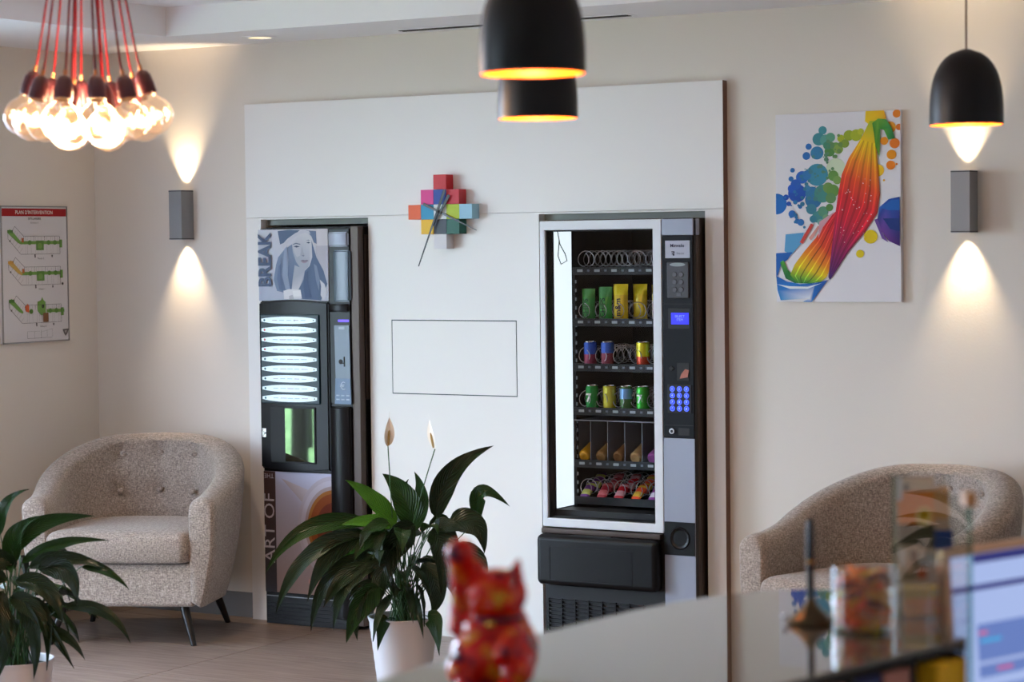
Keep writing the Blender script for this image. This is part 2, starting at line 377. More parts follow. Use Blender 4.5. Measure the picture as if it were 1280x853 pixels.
# ================================================================== SNACK MACHINE
SX0, SX1, SF, SD, SH = 1.634, 2.362, -.10, .72, 1.843
sm = thing('snack_vending_machine', 'tall glass-fronted snack vending machine with a black and silver column on its right', 'vending machine', ((SX0+SX1)/2, .3, 0))
b = BM(); Y0 = -.035      # cabinet shell open at the front
box(b, SX0+.004, SX0+.025, Y0, SD, .03, SH); box(b, SX1-.15, SX1-.004, Y0, SD, .03, SH)
box(b, SX0+.025, SX1-.15, Y0, SD, SH-.03, SH); box(b, SX0+.025, SX1-.15, SD-.02, SD, .03, SH-.03); box(b, SX0+.025, SX1-.15, Y0, SD-.02, .03, .56)
finish('cabinet', b, M_bronze, sm)
b = BM(); box(b, SX0+.0255, SX0+.03, Y0+.0, SD-.021, .565, SH-.031); box(b, SX1-.155, SX1-.1505, Y0, SD-.021, .565, SH-.031); box(b, SX0+.03, SX1-.155, SD-.03, SD-.0205, .565, SH-.031); box(b, SX0+.03, SX1-.155, Y0, SD-.03, .561, .57)
finish('inner_lining', b, M_inner, sm)
# dark door edge strips on the right flank
b = BM(); box(b, SX1-.14, SX1, SF+.006, SF+.03, .03, SH, .003); finish('door_edge', b, M_black, sm, 30)
b = BM(); box(b, SX1-.10, SX1-.002, SF+.034, Y0-.004, .03, SH, .002); finish('hinge_strip', b, M_bronze, sm, 30)
# white glazed door
DX1 = 2.2155
b = BM(); gx0, gx1, gz0, gz1 = 1.661, 2.175, .571, 1.80
prism(b, [(SX0+.012, .533), (DX1, .533), (DX1, 1.84), (SX0+.012, 1.84), (SX0, 1.828), (SX0, .545)], SF, SF+.06, plane='xz')
o = finish('door_blank', b, M_doorwhite, sm)
bpy.data.objects.remove(o)
b = BM()
def fbar(x0, x1, z0, z1): box(b, x0, x1, SF, Y0-.002, z0, z1, .005, 2)
fbar(SX0, gx0, .533, 1.84); fbar(gx1, DX1, .533, 1.84); fbar(gx0-.006, gx1+.006, .533, gz0); fbar(gx0-.006, gx1+.006, gz1, 1.84)
dr = finish('door', b, M_doorwhite, sm, 30)
b = BM(); box(b, gx0, gx0+.006, SF+.012, SF+.05, gz0, gz1); box(b, gx1-.006, gx1, SF+.012, SF+.05, gz0, gz1); box(b, gx0, gx1, SF+.012, SF+.05, gz0, gz0+.006); box(b, gx0, gx1, SF+.012, SF+.05, gz1-.006, gz1)
finish('gasket', b, M_blackmatte, dr)
finish('pane', box(BM(), gx0, gx1, SF+.012, SF+.018, gz0, gz1), glass_mat('vending_glass', (.96, .97, .98), .4), dr)
# lit white side panel inside
lp = rbox('light_panel', (SX0+.031, SX0+.036, -.03, .115, .605, 1.80), mat('diffuser_panel', (205, 222, 226), .4, emit=(222, 234, 240), es=1.05), sm)
b = BM(); tube(b, [(1.672+.0, -.01, 1.80), (1.69, -.02, 1.74), (1.72, -.03, 1.70), (1.73, -.03, 1.67), (1.70, -.03, 1.655), (1.68, -.02, 1.69), (1.675, 0, 1.76)], .0022, 6)
finish('cable', b, mat('grey_cable', (120, 130, 120), .5), sm, 60)
b = BM(); box(b, SX0+.037, SX0+.05, .118, .135, .60, 1.62)
for k in range(26): box(b, SX0+.05, SX0+.054, .119, .127, .62+k*.038, .635+k*.038, mi=1)
finish('shelf_rack', b, [M_inner, mat('rack_slots', (130, 140, 150), .5)], sm)
# trays
COLX = [1.722+.0835*i for i in range(6)]
TY = .10
trays = [(1.607, 'coil'), (1.385, 'coil'), (1.190, 'coil'), (1.000, 'coil'), (.772, 'lane'), (.612, 'coil')]
M_tray = mat('tray_dark', (13, 14, 20), .5, spec=.3); M_label = mat('price_tag', (150, 155, 160), .5); M_wire = mat('coil_wire', (205, 205, 212), .3, metal=.85)
def helix(turns=9, r=.0335, pitch=.05, wr=.0019):
    pts = [(r*math.sin(2*PI*a/14), a/14*pitch, r*math.cos(2*PI*a/14)) for a in range(2, turns*14)]
    return tube(BM(), pts, wr, 4)
coil0 = None
for ti, (z, kind) in enumerate(trays):
    b = BM(); box(b, SX0+.05, SX1-.157, TY, .66, z, z+.003); box(b, SX0+.05, SX1-.157, TY-.003, TY, z, z+.034)
    tr_ = finish('tray', b, M_tray, sm)
    if ti < 5:
        b = BM()
        for i, x in enumerate(COLX[:6]):
            if x+.02 < SX1-.16: box(b, x-.013+.0, x+.013, TY-.005, TY-.0035, z+.013, z+.024)
            if x+.05 < SX1-.16: box(b, x+.036, x+.047, TY-.005, TY-.0035, z+.014, z+.023, mi=1)
        finish('price_tag', b, [M_label, mat('number_tag', (84, 90, 104), .5)], tr_)
    if kind == 'coil':
        for i, x in enumerate(COLX):
            if x > 2.16: continue
            zc = z+.034+.036 if ti != 5 else z+.072
            if coil0 is None:
                coil0 = finish('coil', helix(), M_wire, None, 60); coil0.parent = tr_
                cc = coil0
            else: cc = same('coil', coil0, tr_)
            cc.location = Vector((x, TY+.002, zc)) - Vector(sm['_w']); cc.rotation_euler = (0, random.uniform(-.5, .5), 0)
    else:
        b = BM()
        for i in range(7): box(b, COLX[0]-.042+.0835*i-.001, COLX[0]-.042+.0835*i+.001, TY, .5, z+.003, z+.205)
        box(b, SX0+.05, SX1-.157, TY-.002, TY, z+.203, z+.207)
        finish('lane_divider', b, mat('lane_grey', (120, 120, 125), .4, metal=.4), tr_)
b = BM(); box(b, SX0+.03, SX1-.157, -.03, TY-.006, .573, .60); finish('drop_shelf', b, M_blackmatte, sm)
# right column
b = BM(); box(b, 2.219, SX1+.0, SF, Y0-.002, 1.772, 1.84, .003)
finish('column_top', b, M_silver, sm, 30)
b = BM(); box(b, 2.219, SX1, SF, SF+.005, .06, .932, .002); finish('column_front', b, M_silver, sm, 30)
cp = finish('control_panel', box(BM(), 2.222, SX1-.001, SF-.003, SF+.004, .934, 1.771, .002), mat('charcoal_plastic', (11, 13, 20), .5, spec=.2), sm, 30)
b = BM(); box(b, 2.222, SX1-.001, SF-.0042, SF-.003, 1.487, 1.490); box(b, 2.222, SX1-.001, SF-.0042, SF-.003, .985, .9875); finish('seam', b, M_blackmatte, cp)
y = SF-.003
cardo = rbox('label_card', (2.237, 2.35, y-.002, y, 1.678, 1.75), mat('label_silver', (176, 178, 194), .35), cp)
text('lettering', cp, 'Minvalis', (2.2925, y-.002, 1.729), XA, ZA, YN, .0205, (25, 30, 60), bold=.012)
text('lettering', cp, 'Necta', (2.307, y-.002, 1.697), XA, ZA, YN, .014, (90, 92, 110))
decal('logo', cp, (2.266, y-.002, 1.706), XA, (0, 0, -1), YN, [(rect(0, 0, .014, .0045), (25, 28, 40)), (rect(.009, .0045, .014, .01), (25, 28, 40)), (rect(.003, .008, .010, .012), (25, 28, 40)), (rect(.006, .012, .014, .018), (25, 28, 40)), (rect(.001, .009, .004, .013), (60, 60, 80))])
b = BM(); box(b, 2.245, 2.345, y-.006, y, 1.512, 1.662, .004)
pd = finish('card_reader', b, mat('reader_grey', (52, 50, 56), .4), cp, 30)
decal('badge', pd, (2.295, y-.0062, 1.651), XA, (0, 0, -1), YN, [(circ(0, 0, .036, .0078), (150, 160, 165))])
b = BM()
for i in range(3):
    for j in range(2): cyl(b, (2.282+j*.03, y-.006, 1.61-i*.031), (2.282+j*.03, y-.009, 1.61-i*.031), .011, .0095, 16)
box(b, 2.29, 2.312, y-.008, y-.006, 1.522, 1.535, .001)
finish('key', b, mat('reader_key', (78, 76, 82), .4), pd, 30)
b = BM(); box(b, 2.247, 2.347, y-.0015, y, 1.385, 1.472, .001); finish('screen_bezel', b, M_blackmatte, cp)
b = BM(); box(b, 2.262, 2.342, y-.0025, y-.0015, 1.405, 1.452); finish('screen', b, mat('blue_screen', (10, 10, 150), .3, emit=(30, 30, 255), es=1.3), cp)
text('lettering', cp, 'SELECT\nITEM', (2.302, y-.0026, 1.43), XA, ZA, YN, .014, (90, 110, 255), m=mat('blue_text', (120, 140, 255), .5, emit=(110, 130, 255), es=1.0))
b = BM(); box(b, 2.286, 2.342, y-.0015, y, 1.172, 1.245, .001); finish('coin_tray', b, M_blackmatte, cp)
b = BM(); cyl(b, (2.262, y, 1.222), (2.262, y-.006, 1.222), .010, .008, 16); box(b, 2.250, 2.274, y-.004, y, 1.218, 1.226, .001); finish('reject_button', b, M_blackmatte, cp, 30)
b = BM(); prism(b, [(2.30, 1.18), (2.336, 1.186), (2.342, 1.215), (2.325, 1.22), (2.308, 1.20)], y-.005, y-.0015, plane='xz'); finish('coin_flap', b, mat('copper_flap', (150, 90, 75), .35, metal=.6), cp)
b = BM(); box(b, 2.241, 2.352, y-.002, y, 1.037, 1.155, .002); kp = finish('keypad', b, M_blackmatte, cp)
Mk = mat('lit_key', (20, 30, 160), .4, emit=(40, 60, 255), es=.9); Mk2 = mat('lit_key_ring', (40, 70, 220), .4, emit=(90, 120, 255), es=1.3)
for i in range(4):
    for j in range(3):
        cx, cz = 2.2645+j*.0325, 1.137-i*.027
        b = BM(); cyl(b, (cx, y-.002, cz), (cx, y-.0045, cz), .0118, .0105, 20)
        ky = finish('key', b, Mk, kp, 40)
        b = BM(); lathe(b, [(.0088, 0), (.0108, 0), (.0108, .0006), (.0088, .0006)], (0, 0, 0), 20, closed=True); xf(b, b.verts, Matrix.Translation((cx, y-.0046, cz)) @ Matrix.Rotation(PI/2, 4, 'X'))
        ch = '123456789*0#'[i*3+j]
        b2 = finish('ring', b, Mk2, kp)
        text('numeral', kp, ch, (cx, y-.0048, cz), XA, ZA, YN, .0135, (140, 160, 255), m=mat('lit_text', (140, 160, 255), .5, emit=(140, 165, 255), es=1.6))
b = BM(); cyl(b, (2.262, y, .962), (2.262, y-.008, .962), .013, .012, 24); lk = finish('lock', b, M_chrome, cp, 40)
b = BM(); cyl(b, (2.262, y-.008, .962), (2.262, y-.0085, .962), .006, .006, 12); finish('keyway', b, M_blackmatte, cp)
b = BM(); box(b, 2.29, 2.34, y-.001, y, .945, .975); finish('coin_return_slot', b, M_blackmatte, cp)
b = BM(); box(b, 2.2205, SX1-.001, SF-.004, SF+.002, .445, .584, .002)
cs = finish('coin_cup', b, M_black, sm, 30)
b = BM(); lathe(b, [(.047, 0), (.043, .004), (.038, .001), (.03, -.001), (.0, -.002)], (0, 0, 0), 32); xf(b, b.verts, Matrix.Translation((2.293, SF-.0045, .517)) @ Matrix.Rotation(PI/2, 4, 'X')); finish('cup_ring', b, M_black, sm, 40)
# delivery bin and grille
b = BM(); box(b, SX0+.004, 2.213, SF+.012, Y0, .07, .528, .003); finish('lower_door', b, M_blackmatte, sm, 30)
b = BM(); box(b, SX0-.006, 2.208, SF-.055, SF+.012, .288, .506, .026, 4)
bn = finish('delivery_flap', b, M_black, sm, 40)
b = BM(); x0_, x1_, z0_, z1_ = 1.70, 2.09, .315, .452
for (a, c, d, e) in ((x0_, x1_, z1_, z1_+.004), (x0_, x1_, z0_-.004, z0_), (x0_-.004, x0_, z0_, z1_), (x1_, x1_+.004, z0_, z1_)): box(b, a, c, SF-.0565, SF-.055, d, e)
finish('flap_ridge', b, M_black, bn)
b = BM(); box(b, 1.80, 1.985, SF-.035, SF-.012, .499, .508, .002); finish('finger_grip', b, M_blackmatte, bn)
b = BM(); box(b, SX0+.004, 2.209, SF-.02, SF+.012, .507, .529, .004, 2); finish('bin_hood', b, M_bronze, sm, 30)
b = BM()
for i in range(9): box(b, SX0+.01, 2.205, SF+.004, SF+.0115, .08+i*.017, .086+i*.017)
for i in range(9): box(b, SX0+.02+i*.065, SX0+.026+i*.065, SF+.002, SF+.0115, .08, .225)
finish('vent_grille', b, M_black, sm)
b = BM(); box(b, SX0+.03, SX0+.09, .0, .06, 0, .03); box(b, SX1-.09, SX1-.03, .0, .06, 0, .03); box(b, SX0+.03, SX0+.09, SD-.08, SD-.02, 0, .03); box(b, SX1-.09, SX1-.03, SD-.08, SD-.02, 0, .03)
finish('foot', b, M_blackmatte, sm)

# ------------------------------------------------------------------ goods inside the machine
def bag(c, w, h, colr, label, cat, top=None, txt=None, tcol=(255, 255, 255), d=.022, lean=0):
    x, y_, z = c
    b = BM(); nx, nz = 9, 12; g = {}
    for s in (0, 1):
        for i in range(nx):
            for j in range(nz):
                u, v = i/(nx-1), j/(nz-1)
                bul = (math.sin(PI*u)**.5)*(math.sin(PI*min(1, max(0, (v-.06)/.88)))**.5) if .06 < v < .94 else 0
                yy = (bul*d + random.uniform(-.0012, .0012)*(bul > 0))*(1 if s else -1)
                wz = w*(1-.06*math.sin(PI*v))
                if s and (i in (0, nx-1) or j in (0, nz-1)): g[s, i, j] = g[0, i, j]; continue
                g[s, i, j] = b.verts.new((x+(u-.5)*wz, y_+yy, z+v*h))
    for s in (0, 1):
        for i in range(nx-1):
            for j in range(nz-1):
                f = b.faces.new((g[s, i, j], g[s, i+1, j], g[s, i+1, j+1], g[s, i, j+1])); f.material_index = 1 if (j >= nz-4 and top) else 0
    t_ = thing('snack_bag', label, cat, (x, y_, z)); t_['group'] = 'snacks in the vending machine'
    finish('wrapper', b, [mat('foil_%d_%d_%d' % colr, colr, .3, metal=.15, spec=.6), mat('foil_%d_%d_%d' % (top or colr), top or colr, .3, metal=.15)], t_, 60)
    if txt: text('lettering', t_, txt, (x-.001, y_-d-.002, z+h*.42), ZA, (-1, 0, 0), YN, w*.5, tcol, bold=.02)
    return t_
def can(c, colr, label, band=None, lie=None, r=.0285, h=.125, cap=None, txt=None, tcol=(255, 255, 255)):
    t_ = thing('drink_can', label, 'can', c, 0, 'drinks in the vending machine', world=False)
    if lie: t_.rotation_euler = lie
    b = BM(); lathe(b, [(.0, .003), (r*.75, .0), (r*.85, .003), (r, .010), (r, h-.014), (r*.86, h-.004)], (0, 0, 0), 24)
    for f in b.faces:
        zc = f.calc_center_median().z
        f.material_index = 1 if (band and band[0] < zc/h < band[1]) else 0
    o = finish('can_body', b, [mat('can_%d_%d_%d' % colr, colr, .25, metal=.35), mat('can_%d_%d_%d' % (cap or colr), cap or colr, .25, metal=.35)], t_, 40)
    if band:
        b = BM(); lathe(b, [(r+.0003, h*band[0]), (r+.0003, h*band[1])], (0, 0, 0), 24); finish('can_band', b, mat('can_%d_%d_%d' % cap, cap, .25, metal=.35), t_, 40)
    b = BM(); lathe(b, [(r*.86, h-.004), (r*.89, h), (r*.84, h), (r*.8, h-.005), (0, h-.005)], (0, 0, 0), 24); box(b, -.005, .005, -.012, .004, h-.005, h-.0035)
    finish('can_lid', b, M_chrome, t_, 40)
    if txt: text('lettering', t_, txt, (-.002, -r-.001, h*.55), XA, ZA, YN, .05, tcol, bold=.03)
    return t_
def zt(i): return trays[i][0]+.0035
yb = TY+.048
bag((1.735, yb, zt(1)+.01), .066, .148, (52, 140, 60), 'green crisp bag, leftmost in the upper snack row', 'snack', (70, 140, 60), 'CHIPS', (20, 70, 30))
bag((1.818, yb, zt(1)+.01), .066, .156, (60, 160, 66), 'green crisp bag, second from the left in the upper snack row', 'snack', (70, 150, 80), 'CHIPS', (30, 60, 40))
bag((1.893, yb, zt(1)+.006), .072, .172, (226, 190, 20), 'yellow sweet bag with upright lettering in the upper snack row', 'snack', (240, 215, 10), 'm&m', (40, 30, 60))
bag((1.965, TY+.09, zt(1)+.012), .07, .165, (220, 190, 20), 'yellow sweet bag standing behind the front yellow one', 'snack', (226, 205, 20))
bag((2.03, TY+.14, zt(1)+.012), .07, .160, (214, 186, 20), 'yellow sweet bag farthest back in the upper snack row', 'snack', (220, 200, 20))
bag((2.072, yb, zt(1)+.014), .058, .128, (232, 214, 216), 'white snack bag with red lettering at the right end of the upper row', 'snack', (238, 220, 140), 'KINI', (200, 20, 50))
can((1.742, TY+.046, zt(2)), (150, 60, 90), 'blue and violet can, leftmost in the row below the crisp bags', (.55, .95), cap=(50, 90, 190))
can((1.826, TY+.046, zt(2)), (140, 60, 80), 'blue and dark red can, second from the left in that row', (.6, .95), cap=(60, 100, 200))
can((1.999, TY+.046, zt(2)), (200, 60, 30), 'yellow can with a red band in the row below the crisp bags', (.5, .97), cap=(230, 210, 30))
can((2.080, TY+.046, zt(2)), (190, 190, 60), 'pale green and yellow can half hidden by the door frame', (.5, .97), cap=(130, 200, 170))
can((1.748, TY+.046, zt(3)), (20, 140, 60), 'green can with a white 7, leftmost in the middle can row', txt='7')
can((1.834, TY+.046, zt(3)), (150, 90, 30), 'yellow and amber can beside the leftmost green can', (.4, .97), cap=(200, 190, 50))
can((1.915, TY+.046, zt(3)), (70, 110, 60), 'blue and white topped green can in the middle can row', (.55, .9), cap=(120, 160, 210))
can((1.996, TY+.046, zt(3)), (40, 170, 40), 'bright green can with a white 7, rightmost in the middle can row', txt='7')
for i, (c1, lab) in enumerate([((214, 150, 20), 'orange can lying bottom forward, leftmost in its row'), ((150, 110, 60), 'amber can lying bottom forward, second in its row'), ((140, 96, 56), 'brown can lying bottom forward, third in its row'), ((190, 150, 100), 'tan can lying bottom forward, fourth in its row'), ((170, 90, 160), 'purple can lying bottom forward, fifth in its row')]):
    can((1.722+.0835*i, TY+.012, zt(4)+.042), c1, lab, lie=(-PI/2+.38, 0, 0), r=.0275)
M_wr = {}
for i, (c1, c2, lab) in enumerate([((120, 60, 150), (210, 215, 120), 'purple and lime chocolate bar, leftmost in the bottom row'), ((170, 40, 60), (220, 120, 130), 'crimson chocolate bar, second in the bottom row'), ((190, 30, 45), (225, 170, 180), 'red and white chocolate bar, third in the bottom row'), ((230, 80, 40), (220, 180, 60), 'orange red chocolate bar, fourth in the bottom row'), ((150, 60, 150), (235, 225, 235), 'violet and white chocolate bar, fifth in the bottom row')]):
    x = 1.722+.0835*i
    for q in range(2):
        t_ = thing('chocolate_bar', lab if q == 0 else lab.replace('chocolate bar', 'chocolate bar lying behind the front one'), 'snack', (x, TY+.012+.085*q, zt(5)+.02+.02*q), 0, 'chocolate bars in the bottom row', world=False)
        t_.rotation_euler = (.62, 0, random.uniform(-.12, .12))
        b = BM(); L = .10 if q == 0 else .12
        for j in range(8):
            v = j/7; w = .024 if 0 < j < 7 else .02; hh = .012*(math.sin(PI*v)**.4 if 0 < j < 7 else .1)
            ring = [b.verts.new((w*math.cos(a), v*L, hh*math.sin(a)+.006)) for a in [2*PI*s/10 for s in range(10)]]
            if j: 
                for s in range(10):
                    f = b.faces.new((prev[s], prev[(s+1) % 10], ring[(s+1) % 10], ring[s])); f.material_index = 1 if j in (2, 3, 6) else 0
            else: b.faces.new(ring)
            prev = ring
        b.faces.new(prev)
        finish('wrapper', b, [mat('foil_%d_%d_%d' % c1, c1, .28, metal=.2), mat('foil_%d_%d_%d' % c2, c2, .28, metal=.2)], t_, 50)

# ================================================================== COFFEE MACHINE
KX0, KX1, KF, KH = .118, .672, -.06, 1.835
cm = thing('coffee_vending_machine', 'black hot drinks machine with a portrait poster and nine lit selection strips', 'vending machine', (.395, .3, 0))
b = BM(); box(b, KX0+.006, KX1, KF+.045, .62, .02, KH, .004); finish('cabinet', b, M_black, cm, 30)
b = BM(); box(b, .626, KX1-.0, KF+.0, KF+.042, .02, KH, .006); finish('door_edge', b, M_bronze, cm, 30)
b = BM(); box(b, .637, KX1+.004, KF+.047, KF+.075, 1.05, KH-.04, .003); finish('hinge_strip', b, M_bronze, cm, 30)
b = BM(); box(b, KX0+.004, .626, KF+.004, KF+.044, .06, KH-.006, .003); finish('door', b, M_black, cm, 30)
# portrait poster on the upper door
b = BM(); box(b, KX0-.002, .508, KF-.004, KF+.004, 1.50, 1.824, .001); pp = finish('poster', b, mat('poster_blue_grey', (188, 196, 214), .35), cm, 30)
O = (.1165, KF-.004, 1.824); U = (.0006415, 0, 0); V = (0, 0, -.000512)     # 610 x 640 units
def q(pts): return [(x-30, y-150) for x, y in pts]
HAIR, HAIRD, SKIN, SKS = (124, 141, 168), (98, 116, 146), (204, 205, 212), (172, 178, 192)
sh = [(rect(0, 0, 610, 640), [(198, 202, 214), (206, 203, 210), (196, 200, 214), (176, 186, 206)]),
      (rect(480, 0, 610, 150), (206, 202, 208)), (rect(505, 150, 610, 470), [(190, 186, 196), (182, 180, 192), (190, 192, 206), (170, 180, 200)]),
      (q([(262, 330), (335, 280), (350, 400), (420, 520), (400, 600), (420, 700), (300, 730), (190, 700), (162, 600), (185, 470), (205, 400)]), [HAIR]*4+[HAIRD]*3+[HAIR]*4),
      (q([(500, 250), (540, 400), (600, 520), (632, 640), (575, 785), (400, 772), (390, 640), (430, 530), (480, 480), (505, 400)]), HAIRD),
      (q([(350, 470), (440, 510), (425, 600), (380, 690), (320, 700), (330, 600)]), [SKS, SKS, (150, 160, 180), SKIN, SKIN, SKS]),
      (q([(330, 265), (385, 200), (455, 180), (485, 215), (500, 290), (500, 360), (488, 430), (468, 488), (440, 512), (400, 498), (362, 440), (335, 350)]), [SKIN]*7+[SKS]*5),
      (q([(205, 165), (300, 155), (400, 160), (345, 205), (285, 260), (225, 285)]), (92, 110, 138)),
      (q([(450, 160), (540, 170), (545, 285), (520, 270), (500, 215)]), (108, 124, 152)),
      (q([(232, 300), (290, 235), (360, 185), (430, 158), (480, 168), (492, 195), (440, 182), (370, 210), (300, 265), (252, 330)]), (196, 198, 208)),
      (q([(395, 300), (405, 330), (400, 385), (372, 400), (350, 360), (340, 310)]), (190, 192, 202)),
      (q([(338, 283), (365, 272), (404, 282), (404, 289), (365, 280), (338, 290)]), (92, 104, 130)),
      (q([(345, 305), (368, 297), (398, 306), (370, 314)]), (70, 82, 108)),
      (q([(450, 255), (475, 246), (492, 254), (475, 252)]), (84, 96, 124)), (q([(455, 272), (475, 264), (492, 272), (475, 279)]), (70, 82, 108)),
      (q([(418, 300), (428, 350), (440, 385), (418, 392), (404, 380), (410, 350)]), (170, 174, 186)), (q([(412, 384), (440, 385), (430, 394)]), (110, 116, 140)),
      (q([(402, 432), (425, 424), (440, 428), (462, 425), (474, 432), (452, 440), (425, 440)]), (128, 116, 134)), (q([(404, 436), (425, 441), (468, 436), (450, 452), (425, 453)]), (160, 146, 160)),
      (q([(262, 330), (285, 300), (300, 420), (290, 560), (310, 690), (270, 690), (240, 560)]), (146, 160, 184)),
      (q([(210, 480), (235, 450), (225, 560), (250, 700), (215, 690), (195, 590)]), (104, 122, 152)),
      (q([(440, 540), (470, 520), (470, 640), (500, 760), (440, 765), (425, 650)]), (86, 104, 136)),
      (q([(520, 460), (545, 480), (570, 600), (560, 700), (535, 600)]), (130, 146, 172)),
      (q([(250, 700), (300, 684), (400, 690), (412, 770), (255, 775)]), (222, 222, 228)), (q([(330, 700), (400, 695), (408, 750), (340, 752)]), (236, 236, 240)),
      (q([(570, 600), (610, 640), (632, 720), (600, 785), (575, 740), (580, 660)]), (206, 208, 218)),
      (q([(300, 745), (330, 735), (345, 775), (300, 780)]), (190, 190, 200))]
decal('portrait_print', pp, O, U, V, YN, sh)
text('lettering', pp, 'BREAK', (.1605, KF-.0052-.003, 1.682), (0, 0, 1), (-1, 0, 0), YN, .099, (74, 92, 122), bold=.035, sx=.83, lift=.0035)
# selection unit: slightly convex black body
def bulge(x0, x1, z0, z1, y0, d, m, name, par, arc=.01, n=12):
    b = BM(); poly_t = []
    cols = []
    for i in range(n+1):
        u = i/n; x = x0+(x1-x0)*u; yy = y0-d*(1-(2*u-1)**2)-.012; zt_ = z1+arc*(1-(2*u-1)**2)-arc; zb = z0-arc*(1-(2*u-1)**2)+arc
        cols.append([b.verts.new((x, yy, zb)), b.verts.new((x, yy, zt_)), b.verts.new((x, y0+.012, zt_)), b.verts.new((x, y0+.012, zb))])
    for i in range(n):
        for k in range(4): b.faces.new((cols[i][k], cols[i+1][k], cols[i+1][(k+1) % 4], cols[i][(k+1) % 4]))
    b.faces.new(cols[0]); b.faces.new(cols[-1][::-1])
    bmesh.ops.recalc_face_normals(b, faces=b.faces)
    es = [e for e in b.edges if len(e.link_faces) == 2 and e.calc_face_angle() > .6]
    bmesh.ops.bevel(b, geom=es, offset=.007, segments=3, affect='EDGES')
    return finish(name, b, m, par, 35)
su = bulge(.117, .507, .712, 1.502, KF, .010, M_black, 'selection_unit', cm, .012)
b = BM(); box(b, .134, .463, KF-.024, KF-.016, 1.025, 1.435, .006); finish('strip_bed', b, mat('strip_bed', (16, 36, 44), .4, emit=(20, 90, 110), es=.06), su, 30)
Mst = mat('lit_strip', (205, 222, 228), .3, emit=(200, 225, 238), es=.40)
for k in range(9):
    zc = 1.408-.0447*k; xc = .2975; hw = .153
    pts = []
    for i in range(25):
        u = -1+2*i/24; pts.append((xc+hw*u, zc+.0165*(1-abs(u)**2.6*.62) if abs(u) < 1 else zc+.0063))
    lo = [(x, 2*zc-z_) for x, z_ in pts[::-1]]
    b = BM(); prism(b, pts+lo, KF-.0285, KF-.024, plane='xz'); st = finish('selection_strip', b, Mst, su)
    dd = [(circ(-.135, 0, .0055, n=12), (70, 110, 120) if k not in (1, 2, 3) else (190, 70, 80)), (circ(.141, 0, .0035, n=12), (60, 70, 80))]
    if k == 0: dd.append((circ(.035, 0, .004, n=10), (120, 150, 160)))
    for a in range(5): dd.append((rect(-.09+a*.04, -.0018, -.062+a*.04+(a*k % 3)*.004, .0012), (184, 170, 180) if (a+k) % 3 == 0 else (172, 200, 206)))
    decal('strip_print', su, (xc, KF-.0286, zc), XA, (0, 0, -1), YN, dd)
# dispensing window
b = BM(); box(b, .182, .437, KF-.024, KF-.0165, .752, 1.012, .004); finish('window_surround', b, M_blackmatte, su, 30)
b = BM(); box(b, .19, .272, KF-.0248, KF-.024, .76, 1.004); finish('window_shade', b, M_blackmatte, su)  # flat black plate over the left part of the window
b = BM(); box(b, .268, .430, KF-.0262, KF-.0242, .760, 1.004); finish('window_glass', b, mat('mirror_tint', (104, 112, 106), .02, metal=1), su)
b = BM(); cyl(b, (.1415, KF-.0155, .886), (.1415, KF-.024, .886), .008, .007, 20); box(b, .130, .153, KF-.018, KF-.012, .866, .908, .002); finish('lock', b, M_chrome, su, 40)
# payment column
b = BM(); box(b, .512, .626, KF-.006, KF+.004, 1.03, 1.824, .004); pc = finish('payment_column', b, M_black, cm, 30)
def halfcol(name, x0, x1, z0, z1, m, d=.016, par=None): return bulge(x0, x1, z0, z1, KF-.004, d, m, name, par or pc, .0)
halfcol('silver_cap', .513, .624, 1.742, 1.808, M_silver, .008)
halfcol('glass_insert', .540, .632, 1.494, 1.726, mat('slate_glass', (78, 96, 110), .22), .004)
halfcol('lower_column', .512, .626, .05, 1.018, M_black, .02, cm)
halfcol('collar', .512, .626, 1.446, 1.484, M_black, .014)
b = BM(); box(b, .560, .618, KF-.0075, KF-.006, 1.402, 1.412); finish('display', b, mat('violet_display', (60, 40, 160), .4, emit=(90, 60, 255), es=1.4), pc)
rp = finish('reader_plate', prism(BM(), [(.541, 1.386), (.622, 1.386), (.626, 1.15), (.630, 1.03), (.540, 1.03), (.545, 1.15)], KF-.012, KF-.006, plane='xz'), mat('reader_blue_grey', (96, 112, 132), .3), pc)
b = BM(); prism(b, [(.545, 1.146), (.626, 1.146), (.630, 1.03), (.540, 1.03)], KF-.014, KF-.0122, plane='xz'); finish('euro_panel', b, mat('euro_blue', (72, 100, 140), .3), pc)
text('lettering', pc, '€', (.586, KF-.0145, 1.11), XA, ZA, YN, .05, (190, 205, 225))
for i in range(2):
    for j in range(3): b = BM(); box(b, .549+j*.027, .567+j*.027, KF-.0148, KF-.0142, 1.066-i*.018, 1.072-i*.018); finish('price_print', b, mat('pale_ink', (170, 185, 205), .5), pc)
b = BM(); cyl(b, (.575, KF-.012, 1.222), (.575, KF-.0135, 1.222), .011, .011, 20); box(b, .592, .597, KF-.0145, KF-.012, 1.20, 1.244); box(b, .575, .592, KF-.0135, KF-.012, 1.213, 1.217); finish('coin_slot', b, M_blackmatte, pc)
b = BM(); box(b, .566, .598, KF-.0128, KF-.012, 1.368, 1.38); finish('sticker', b, mat('pale_ink', (170, 185, 205), .5), pc)
